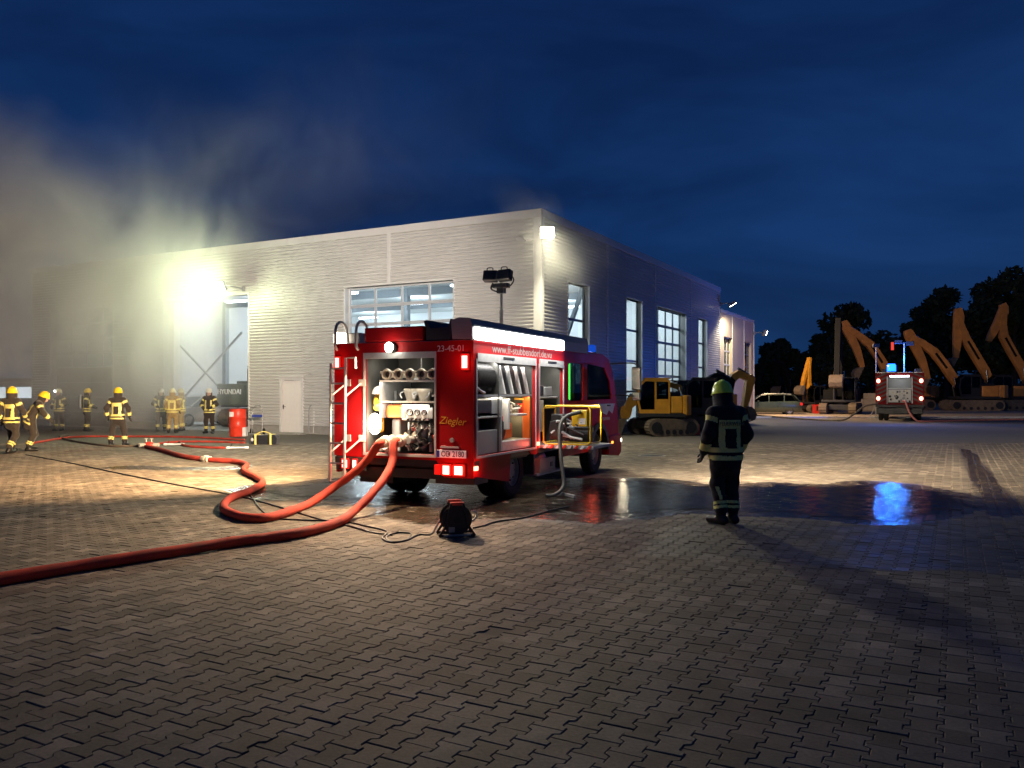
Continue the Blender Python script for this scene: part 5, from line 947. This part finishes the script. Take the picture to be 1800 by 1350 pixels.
# ================================================================ second fire engine, rear towards the camera
FT = Vector((22.0,46.5,0)); F = thing('fire_engine', 'distant fire engine with chevron rear and blue beacon lit', 'fire engine', FT, -math.atan2(22,46.5))
rp = MB(); holed(rp, [(-1.25,.95),(-1.25,2.75),(1.25,2.75),(1.25,.95)], [rect(-.62,.62,1.05,2.5)], 'y', 0, .05); fixn(rp.build('rear_panel', pm('shaded_red', (.16,.008,.009), .6, var=.1, spec=.1), F))  # rear paint darker than the sides: shade put into its colour
for sg in (-1,1):
    MB().box(*sorted((sg*1.25,sg*1.2)),.051,4.4,.95,2.75).build('side_panel', M_red, F)
    for k in range(7):
        z = 1.0+k*.24; a, b = sg*.68, sg*1.2; MB().prism([(a,z+.25 if sg > 0 else z+.25),(b,z),(b,z+.1),(a,z+.35)],'y',-.006,-.001).build('chevron', pm('chevron_shaded', (.05,.045,.04), .5, var=.1), F)  # chevrons darkened as well, shade put into their grey
    MB().box(*sorted((sg*.62,sg*.66)),-.02,.05,1.0,2.55).build('shutter_rail', M_alu, F)
    for z in (1.3,2.3):
        q = MB().ball((sg*1.1,-.05,z),(.1,.05,.12),10,7).build('tail_lamp', glow('tail_glow_far', (1,.28,.2), 7), F)
    lamp('tail_light','POINT',F,(sg*1.1,-.2,2.3),.4,(1,.08,.04),radius=.05); lamp('tail_light','POINT',F,(sg*1.1,-.2,1.3),.4,(1,.08,.04),radius=.05)
MB().box(-1.2,1.2,.05,4.4,2.72,2.8).build('roof', M_alu, F); MB().box(-.62,.62,.7,.75,1.0,2.6).box(-.62,.62,.05,.7,1.0,1.05).build('locker_lining', M_lock, F); MB().box(-.6,.6,.1,.6,1.85,1.9).build('shelf', M_alu, F)
MB().box(-.58,.58,.25,.3,1.08,1.8).build('pump_panel', pm('panel_white', (.75,.75,.73)), F)
for i in range(26):
    x, z = random.uniform(-.52,.52), random.uniform(1.12,1.75); MB().cyl((x,.25,z),(x,.14,z),random.uniform(.03,.07),10).build('pump_fitting', random.choice([M_black,M_dark,M_galv,M_brass]), F)
MB().box(-.5,.5,-.06,.0,2.52,2.6).build('light_bar', glow('far_bar', (.75,.88,1), 10), F); lamp('locker_light','AREA',F,(0,.1,2.45),12,(.9,.95,1),1.1,.08,(0,.3,-1)); lamp('rear_light','POINT',F,(0,-.2,2.5),2,(.8,.9,1),radius=.1)
MB().box(-1.25,1.25,-.1,.2,.8,.94).build('rear_step', M_dark, F); MB().box(-1.2,1.2,-.05,.15,.4,.78).build('bumper', M_black, F, bevel=.04); MB().box(-.5,.5,.1,6.5,.5,.9).build('chassis', M_dark, F)
MB().prism([(4.45,.7),(4.45,2.75),(6.0,2.75),(6.5,2.0),(6.7,1.4),(6.7,.6)],'x',-1.2,1.2).build('crew_cab', M_red, F, bevel=.03)
for x in (-1.0,-.7,.7,1.0): wheel(F,x,1.6,.48,.26,1 if x > 0 else -1)
for x in (-1.0,1.0): wheel(F,x,5.4,.48,.26,1 if x > 0 else -1)
b_ = beacon(F,-.42,.4,2.8,6,.24,.48); lamp('beacon_light','POINT',F,(-.42,.5,3.5),BEACON_W,(.02,.16,1),radius=.1); beacon(F,.6,6.0,2.75,.4)
ms = MB().cyl((.25,1.0,2.8),(.25,1.0,4.5),.04,10).build('light_mast', M_galv, F); MB().box(-.25,.15,.9,1.1,4.45,4.68).box(.35,.75,.9,1.1,4.35,4.58).box(-.1,.6,.95,1.05,4.5,4.56).build('mast_head', M_dark, ms, bevel=.02); MB().box(-.45,-.3,.9,1.0,4.1,4.55).build('mast_marker', glow('mast_red', (1,.08,.06), .9), ms)
MB().box(-.9,-.7,.3,3.5,2.8,2.98).box(.8,1.1,.3,3.5,2.8,3.0).build('roof_box', M_dark, F)
st_l = thing('standing_floodlight', 'tall thin stand with dim lamp head left of the second engine', 'floodlight', A(1540,688,52)*1); st_l.location.z = 0; MB().cyl((0,0,.1),(0,0,4.6),.03,8).build('pole', M_galv, st_l)
for k in range(3): MB().bar((0,0,.8),(.5*math.cos(k*2.1),.5*math.sin(k*2.1),.01),.03,.03).build('leg', M_galv, st_l)
MB().box(-.2,.2,-.06,.06,4.5,4.72).build('lamp_head', M_dark, st_l)
blk = thing('concrete_block', 'stack of beige concrete blocks behind the distant firefighter', 'block', exloc(1523,70)); 
for i, (x, z) in enumerate(((-.8,0),(.0,0),(.8,0),(-.8,.5),(0,.5),(.8,.5),(.3,1.0))): MB().box(x-.39,x+.39,-.4,.4,z,z+.49).build('block', pm('sand_block', (.5,.4,.26), .85, var=.15), blk, bevel=.02)
cr_ = thing('red_crate', 'red lattice crate standing on the gravel beside the kerb', 'crate', exloc(1441,61)); MB().box(-.45,.45,-.3,.3,.0,.1).box(-.45,.45,-.3,-.26,.1,.66).box(-.45,.45,.26,.3,.1,.66).box(-.45,-.41,-.26,.26,.1,.66).box(.41,.45,-.26,.26,.1,.66).build('shell', M_redp, cr_)
for k in range(4): MB().box(-.36+k*.2,-.24+k*.2,-.306,-.301,.2,.56).build('slot', M_dark, cr_)
# ================================================================ hoses, cables, things on the ground
def hose(label, pts, r, mat, name='fire_hose', n=10, cat='hose', group=None, sm=8):
    p0 = Vector(pts[0]); P_ = spline(pts, sm); o = MB().tube([Vector(p)-p0 for p in P_], [r*(1+.06*math.sin(i*.9)*math.sin(i*.37)) for i in range(len(P_))], n).build(name, mat, None, smooth=True); o.location = p0; return tag(o, label, cat, group)
HR = .06
g = lambda x, y: G(x, y, HR)
o1, o2 = tw(OUTS[1][0],-.2,OUTS[1][1]-.02), tw(OUTS[0][0],-.2,OUTS[0][1]-.02)
H1 = hose('thick red hose curving from the engine across the foreground to the left edge', [tw(0,-.1,.97), o1, A(690,810,11.85), A(676,840,11.6), A(650,872,11.25), A(625,896,10.95), g(598,916), g(540,934), g(470,945), g(400,954), g(300,970), g(150,993), g(0,1018), g(-160,1045)], HR, M_hose, group='red hoses connected to the engine')
H2 = hose('thick red hose snaking from the engine back towards the group of firefighters', [tw(-.26,-.1,.95), o2, A(650,803,12.2), A(622,831,12.25), A(585,858,12.3), g(544,885), g(505,900), g(467,910), g(425,908), g(394,894), g(404,876), g(436,864), g(461,850), g(455,841), g(428,827), g(433,817), g(412,811), g(369,808), g(323,802), g(288,792), g(257,785)], HR, M_hose, group='red hoses connected to the engine')
def couple(h, a, b):                            # metal coupling slipped over a hose between two points
    a, b = Vector(a)-h.location, Vector(b)-h.location; d = (b-a).normalized(); c_ = MB().tube([a,a+d*.03,a+d*.03,a+d*.1,a+d*.1,a+d*.14,a+d*.14,a+d*.24],[.066,.066,.085,.085,.072,.072,.09,.09],16).tube([a+d*.24,a+d*.36],[.068,.066],16).build('coupling', M_brass, h, smooth=True)
couple(H2, g(369,808), g(355,806.5))
HF = 'flat red hoses near the firefighters'
g3 = lambda x, y: G(x, y, .035)
hose('red hose lying from the branch pipe towards the open doorway', [g3(255,784),g3(300,777),g3(360,776),g3(430,778)], .035, M_hose, group=HF)
hose('red hose looping past the white nozzle in front of the doorway', [g3(315,776),g3(325,783),g3(360,786),g3(395,787)], .035, M_hose, group=HF)
hose('red hose running left behind the firefighter with legs apart', [g3(430,773),g3(330,768),g3(220,767),g3(130,768),g3(60,778)], .035, M_hose, group=HF)
hose('dark hose trailing left from the hose junction past the firefighters', [g3(250,784),g3(190,783),g3(130,775),g3(105,768),g3(120,764)], .035, M_mud, group=HF)
jn = thing('hose_junction', 'metal hose distributor joining the red hoses behind the firefighter', 'fitting', G(262,783,.07)); MB().ball((0,0,.03),(.16,.1,.09),12,8).build('body', M_redp, jn, smooth=True)
for a in (0,2.2,3.14,4.0): d = Vector((math.cos(a),math.sin(a),0)); MB().cyl(d*.12+Vector((0,0,.02)),d*.3+Vector((0,0,.02)),.055,12).build('outlet', M_brass, jn, smooth=True)
for x in (-.08,.08): MB().cyl((x,0,.1),(x,0,.2),.015,8).bar((x-.05,0,.2),(x+.05,0,.2),.02,.02).build('valve', M_brass, jn)
def nozzle(label, px, py, rz):
    q = thing('branch_pipe', label, 'nozzle', G(px,py,.04), rz, 'hose nozzles on the ground'); MB().lathe([(.001,0),(.035,0),(.045,.06),(.03,.1),(.024,.5),(.036,.52),(.036,.62),(.001,.62)],14,Matrix.Rotation(R(90),4,'Y')).build('pipe', M_white, q, smooth=True); MB().bar((.12,0,.02),(.16,0,.12),.02,.02).build('lever', M_black, q)
nozzle('white nozzle at the end of the looping red hose', 398, 787, R(12)); nozzle('pale nozzle beside the hose junction', 288, 781, R(8))
CR = .011; gc = lambda x, y: G(x, y, CR)
hose('thin dark cable stretched across the lit paving to the cable coil', [gc(45,799),gc(120,813),gc(200,830),gc(300,850),gc(420,872),gc(500,894),gc(560,912),gc(620,926),gc(655,936),gc(690,940)], CR, M_black, 'cable', 6, 'cable', sm=5)
hose('thin dark cable lying from the second hose to the coil behind the engine', [gc(436,864),gc(470,905),gc(530,914),gc(600,916),gc(650,926),gc(680,934),gc(672,946),gc(690,953),gc(715,948),gc(722,938),gc(700,936),gc(680,942),gc(684,951),gc(712,950),gc(735,940),gc(757,939),gc(766,925),gc(774,912)], CR, M_black, 'cable', 6, 'cable', sm=6)
hose('thin dark cable from the cable reel to the foot of the exhaust hose', [gc(832,928),gc(850,924),gc(872,917),gc(920,910),gc(965,898),gc(1000,890)], CR, M_black, 'cable', 6, 'cable', sm=6)
re_ = thing('cable_reel', 'black cable reel with upright handle behind the engine', 'cable reel', G(801,941), R(12))
for y in (-.1,.1):
    MB().lathe([(.04,-.008),(.175,-.008),(.18,.0),(.175,.008),(.04,.008)],24,Matrix.Translation((0,y,.2))@Matrix.Rotation(R(90),4,'X')).build('flange', M_black, re_)
    MB().bar((-.21,y*1.3,.015),(-.12,y*1.3,.15),.03,.025).bar((.21,y*1.3,.015),(.12,y*1.3,.15),.03,.025).bar((-.21,y*1.3,.02),(.21,y*1.3,.02),.03,.03).bar((-.14,y*1.3,.12),(-.07,y*1.3,.39),.025,.025).bar((.14,y*1.3,.12),(.07,y*1.3,.39),.025,.025).build('stand', M_black, re_)
MB().cyl((0,-.1,.2),(0,.1,.2),.13,20).build('cable_drum', M_rubber, re_, smooth=True); [MB().bar((-.08,y,.39),(.08,y,.39),.035,.035).build('handle', M_redp, re_) for y in (-.12,.12)]; MB().box(-.1,-.03,-.142,-.138,.06,.12).build('label_plate', M_grey, re_)
MB().tube(spline([(.17,-.1,.3),(.23,-.1,.28),(.23,-.1,.22),(.18,-.1,.18)],4),.01,6).build('crank', M_alu, re_); MB().bar((-.16,-.145,.025),(.16,-.145,.025),.01,.02).build('skid', M_galv, re_)
bg_ = thing('equipment_bag', 'dark holdall with yellow straps on the paving before the white door', 'bag', G(466,781), R(-6)); MB().prism([(-.42,0),(-.44,.2),(-.38,.3),(.38,.32),(.44,.2),(.42,0)],'y',-.17,.17).build('holdall', M_navy, bg_, bevel=.05)
for x in (-.25,.25): MB().box(x-.03,x+.03,-.176,.176,.0,.335).build('strap', M_refl, bg_)
MB().tube(spline([(-.3,-.1,.3),(-.1,-.12,.4),(.1,-.12,.4),(.3,-.1,.3)],5),.018,6).build('handle', M_refl, bg_); MB().ball((-.36,-.16,.16),(.06,.03,.06),10,6).build('buckle', M_silver, bg_)
bn = thing('red_drum', 'tall bright red waste drum right of the open doorway', 'drum', G(418,767)); MB().lathe([(.001,0),(.3,0),(.31,.03),(.31,.34),(.325,.36),(.31,.38),(.31,.68),(.325,.7),(.31,.72),(.31,1.0),(.32,1.03),(.29,1.03),(.28,.98),(.001,.98)],26).build('shell', pm('drum_red', (.75,.05,.02), .4, var=.1), bn, smooth=True); MB().box(-.2,-.05,-.335,-.3,.75,.93).build('paper_label', M_white, bn); MB().box(.18,.36,-.2,.1,0,.35).build('side_box', M_white, bn, bevel=.02)
ht = thing('hand_truck', 'small blue-strapped hand truck leaning on the corrugated wall', 'hand truck', G(450,764)); MB().tube(spline([(-.2,.1,.05),(-.2,.2,.9),(-.12,.22,1.1),(.0,.22,1.16),(.12,.22,1.1),(.2,.2,.9),(.2,.1,.05)],5),.018,8).build('frame', M_galv, ht); MB().box(-.2,.2,.12,.18,.68,.78).build('strap', pm('strap_blue', (.02,.05,.3), .6), ht); MB().box(-.22,.22,-.2,.1,.02,.05).build('toe_plate', M_galv, ht)
for x in (-.25,.25): MB().cyl((x-.03,.2,.12),(x+.03,.2,.12),.12,16).build('wheel', M_rubber, ht)
hs = thing('hoop_stand', 'bent metal hoop stand with white post right of the white door', 'stand', G(552,763)); MB().tube(spline([(-.2,0,.02),(-.2,0,.9),(-.14,0,1.12),(.0,0,1.22),(.12,0,1.14),(.18,0,1.0)],5),.025,8).build('hoop', M_galv, hs, smooth=True); MB().box(-.02,.1,-.06,.06,.05,1.0).build('post', M_white, hs, bevel=.01); MB().box(-.3,.35,-.18,.18,.0,.05).build('base', M_conc, hs)
yr = thing('yellow_warning_lamp', 'yellow round warning lamp on the paving before the compact excavators', 'warning lamp', G(1200,764)); MB().lathe([(.001,-.05),(.16,-.05),(.17,0),(.16,.05),(.001,.05)],18,Matrix.Translation((0,0,.24))@Matrix.Rotation(R(90),4,'X')).build('lens', pm('lens_yellow', (.8,.5,.03), .3, emit=(1,.6,.05), es=.15), yr, smooth=True); MB().box(-.1,.1,-.08,.08,0,.12).build('base', M_yellow, yr)
rc = thing('fuel_can', 'red fuel canister beside the yellow warning lamp', 'canister', G(1222,765), R(20)); MB().prism([(-.17,0),(-.17,.32),(-.05,.42),(.17,.42),(.17,0)],'y',-.08,.08).build('can', M_redp, rc, bevel=.02); MB().cyl((-.12,0,.36),(-.19,0,.43),.03,10).build('spout', M_black, rc); MB().tube(spline([(-.02,0,.42),(.0,0,.48),(.1,0,.48),(.12,0,.42)],4),.015,6).build('grip', M_redp, rc)
hose('pale hose hanging from the second engine and running right along the kerb', [FT+Vector((.1,-.2,1.15)),FT+Vector((.05,-.6,1.1)),FT+Vector((.15,-.9,.5)),FT+Vector((.4,-1.2,.08)),FT+Vector((1.2,-1.0,.04)),FT+Vector((3,.0,.04)),FT+Vector((9,2.2,.04)),FT+Vector((22,3.0,.04))], .05, pm('hose_pink', (.6,.2,.15), .6), group='hoses of the second engine')
hose('dark hose sagging from the left of the second engine to the car', [FT+Vector((-1.2,.1,1.0)),FT+Vector((-1.9,.2,.85)),FT+Vector((-2.6,0,.4)),FT+Vector((-3.3,.2,.05)),FT+Vector((-4.6,2.6,.05)),FT+Vector((-5.8,7,.12)),FT+Vector((-6.6,9.5,.12))], .05, M_mud, group='hoses of the second engine')
# ================================================================ trees at the edge of the yard
M_bark = pm('bark', (.05,.04,.03), .9, var=.3); M_leaf = pm('leaf', (.035,.055,.022), .7, var=.5, scale=.6)
M_leaf2 = pm('leaf_deep', (.028,.045,.02), .7, var=.5, scale=.6)
def tree(label, px, top, Y, wid, seed, nl=2600):
    r = np.random.default_rng(seed); b = A(px, YH, Y); H_ = A(px, top, Y).z+.05; t = thing('broadleaf_tree', label, 'tree', (b.x,b.y,0), r.uniform(0,6), 'dark trees behind the yard')
    tk = MB().tube([(0,0,-.1),(.1,.05,H_*.2),(.0,.1,H_*.45),(.15,0,H_*.75)],[.38,.3,.2,.06],9); cl = []
    for k in range(11):
        a = r.uniform(0,6.28); z = H_*r.uniform(.25,.7); l = wid*r.uniform(.45,.85)*(1.15-z/H_); e = (l*math.cos(a), l*math.sin(a), z+l*r.uniform(.3,.8)); tk.tube([(0,.05,z*.85),(e[0]*.5,e[1]*.5,(z+e[2])*.5),e],[.12,.08,.02],6)
        cl.append((e, wid*r.uniform(.25,.42)))
    for k in range(12):
        z = H_*r.uniform(.3,.93); rad = wid*(.85*math.sin(math.pi*min(1,(z/H_-.12)/.92))**.7); a = r.uniform(0,6.28); cl.append(((rad*.7*math.cos(a),rad*.7*math.sin(a),z), wid*r.uniform(.22,.4)))
    cl.append(((0,0,H_*.9), wid*.3)); tk.build('trunk', M_bark, t, smooth=True)
    c = np.array([q[0] for q in cl]); s = np.array([q[1] for q in cl]); i = r.integers(0,len(cl),nl); d = r.normal(0,1,(nl,3)); d /= np.linalg.norm(d,axis=1)[:,None]; P = c[i]+d*(s[i]*r.uniform(.35,1.05,nl)**.6)[:,None]*np.array((1,1,.8)); P[:,2] = np.clip(P[:,2], .6, H_)
    u = r.normal(0,1,(nl,3)); u /= np.linalg.norm(u,axis=1)[:,None]; w_ = np.cross(u, r.normal(0,1,(nl,3))); w_ /= np.linalg.norm(w_,axis=1)[:,None]; sz = r.uniform(.25,.55,nl)[:,None]
    V = np.stack([P-u*sz, P-w_*sz*.5, P+u*sz, P+w_*sz*.5],1).reshape(-1,3); me = bpy.data.meshes.new('crown'); me.from_pydata(V.tolist(), [], np.arange(nl*4).reshape(-1,4).tolist()); me.update(); link('crown', me, M_leaf if seed % 2 else M_leaf2, t)
for i, (l, a) in enumerate({'rounded dark tree rising behind the raised arms left of the second engine':(1500,538,104,5.6), 'smaller dark tree just right of the annex':(1372,596,112,3.6), 'low dark tree behind the estate car, nearest to the annex':(1345,640,118,2.6), 'dark tree between the annex tree and the rounded one':(1440,585,116,3.6), 'broad dark tree left of the tall trees at the right':(1665,503,108,5.4), 'tallest dark tree at the right edge':(1785,466,104,6.0), 'dark tree between the two broad trees at the right':(1725,492,112,5.0), 'low dark tree behind the second engine':(1590,590,116,4.0),'dark tree filling the gap left of the tallest tree':(1755,520,116,5.0),'dark tree filling the gap beside the broad one':(1630,535,118,4.4),'dark tree cut by the right edge of the picture':(1815,480,110,6.0)}.items()): tree(l, *a, seed=20+i, nl=5200)
hd = (thing('hedge', 'long dark hedge along the back of the yard', 'hedge', (42,118,0)))
r = np.random.default_rng(5); n_ = 9000; P = np.stack([r.uniform(-26,48,n_), r.uniform(-1.5,1.5,n_), r.uniform(0,1,n_)**.8*4.2*(.8+.25*np.sin(np.arange(n_)))],-1); P[:,2] *= (.8+.2*np.sin(P[:,0]*.8))*np.clip(1+(P[:,0]-4)/18,.8,2)
u = r.normal(0,1,(n_,3)); u /= np.linalg.norm(u,axis=1)[:,None]; w_ = np.cross(u, r.normal(0,1,(n_,3))); w_ /= np.linalg.norm(w_,axis=1)[:,None]; sz = r.uniform(.25,.5,n_)[:,None]
me = bpy.data.meshes.new('foliage'); me.from_pydata(np.stack([P-u*sz,P-w_*sz*.5,P+u*sz,P+w_*sz*.5],1).reshape(-1,3).tolist(), [], np.arange(n_*4).reshape(-1,4).tolist()); me.update(); link('foliage', me, M_leaf2, hd); MB().box(-26,48,-.8,.8,0,2.2).build('stems', M_bark, hd)
# ================================================================ smoke drifting from the open doorway, plus a lamp halo puff
def smoke():
    m = bpy.data.materials.new('smoke'); m.use_nodes = True; t = m.node_tree; t.nodes.clear(); N = t.nodes.new; K = t.links.new
    ge = N('ShaderNodeTexCoord')
    def vec(loc, sc):
        q = N('ShaderNodeMapping'); q.vector_type = 'TEXTURE'; q.inputs['Location'].default_value = loc; q.inputs['Scale'].default_value = sc[:3]
        if len(sc) > 3: q.inputs['Rotation'].default_value = (0, R(sc[3]), 0)
        K(wp, q.inputs[0]); g_ = N('ShaderNodeVectorMath'); g_.operation = 'LENGTH'; K(q.outputs[0], g_.inputs[0]); r_ = N('ShaderNodeMapRange'); r_.interpolation_type = 'SMOOTHSTEP'; r_.inputs[1].default_value = 1; r_.inputs[2].default_value = .1; K(g_.outputs['Value'], r_.inputs[0]); return r_.outputs[0]
    nz = N('ShaderNodeTexNoise'); nz.inputs['Scale'].default_value = .16; nz.inputs['Detail'].default_value = 2; K(ge.outputs['Object'], nz.inputs['Vector'])
    sb = N('ShaderNodeVectorMath'); sb.operation = 'SUBTRACT'; sb.inputs[1].default_value = (.5,.5,.5); K(nz.outputs['Color'], sb.inputs[0]); sc = N('ShaderNodeVectorMath'); sc.operation = 'SCALE'; sc.inputs['Scale'].default_value = 7; K(sb.outputs[0], sc.inputs[0]); ad = N('ShaderNodeVectorMath'); K(ge.outputs['Object'], ad.inputs[0]); K(sc.outputs[0], ad.inputs[1]); wp = ad.outputs[0]
    def mth(op, a, b):
        q = N('ShaderNodeMath'); q.operation = op
        for i, s_ in enumerate((a,b)):
            if isinstance(s_, (int,float)): q.inputs[i].default_value = s_
            else: K(s_, q.inputs[i])
        return q.outputs[0]
    e = None
    for loc, sc_, k in SMOKE_AND_HALO:
        v_ = mth('MULTIPLY', vec(loc, sc_), k); e = v_ if e is None else mth('ADD', e, v_)
    n2 = N('ShaderNodeTexNoise'); n2.inputs['Scale'].default_value = .3; n2.inputs['Detail'].default_value = 5; n2.inputs['Roughness'].default_value = .6; n2.inputs['Distortion'].default_value = .6; mp2 = N('ShaderNodeMapping'); mp2.inputs['Rotation'].default_value = (0,R(-40),0); mp2.inputs['Scale'].default_value = (1,1,.55); K(wp, mp2.inputs[0]); K(mp2.outputs[0], n2.inputs['Vector'])
    r2 = N('ShaderNodeMapRange'); r2.inputs[1].default_value = .40; r2.inputs[2].default_value = .66; r2.inputs[3].default_value = .08; r2.inputs[4].default_value = 1.9; K(n2.outputs['Fac'], r2.inputs[0])
    dn = mth('MULTIPLY', e, r2.outputs[0])
    pv = N('ShaderNodeVolumePrincipled'); pv.inputs['Color'].default_value = (.96,.95,.94,1); pv.inputs['Anisotropy'].default_value = .15; K(dn, pv.inputs['Density']); o = N('ShaderNodeOutputMaterial'); K(pv.outputs[0], o.inputs['Volume']); return m
SMOKE_AND_HALO = [((-18.5,33.5,6.0),(10,5,6),.46), ((-25,33,8.5),(14,6,7.5,20),.75), ((-12.8,33.4,6.4),(4.5,3.5,2.8),.6), ((-13.6,35.4,3.2),(4.5,3.2,4.5),.3), ((-23,34,4),(12,4.5,6),.20), ((-10,33,10.5),(13,6,5,-18),.04), ((1.3,27.1,6.7),(2.0,2.0,2.0),.14)]  # last puff is added around the corner lamp to give it a halo
sm = tag(MB().box(-46,5,24.8,42,.05,24).build('smoke', None), 'pale smoke drifting out of the doorway up to the left, with an added halo puff at the corner lamp', 'smoke', kind='stuff'); sm.data.materials.append(smoke())
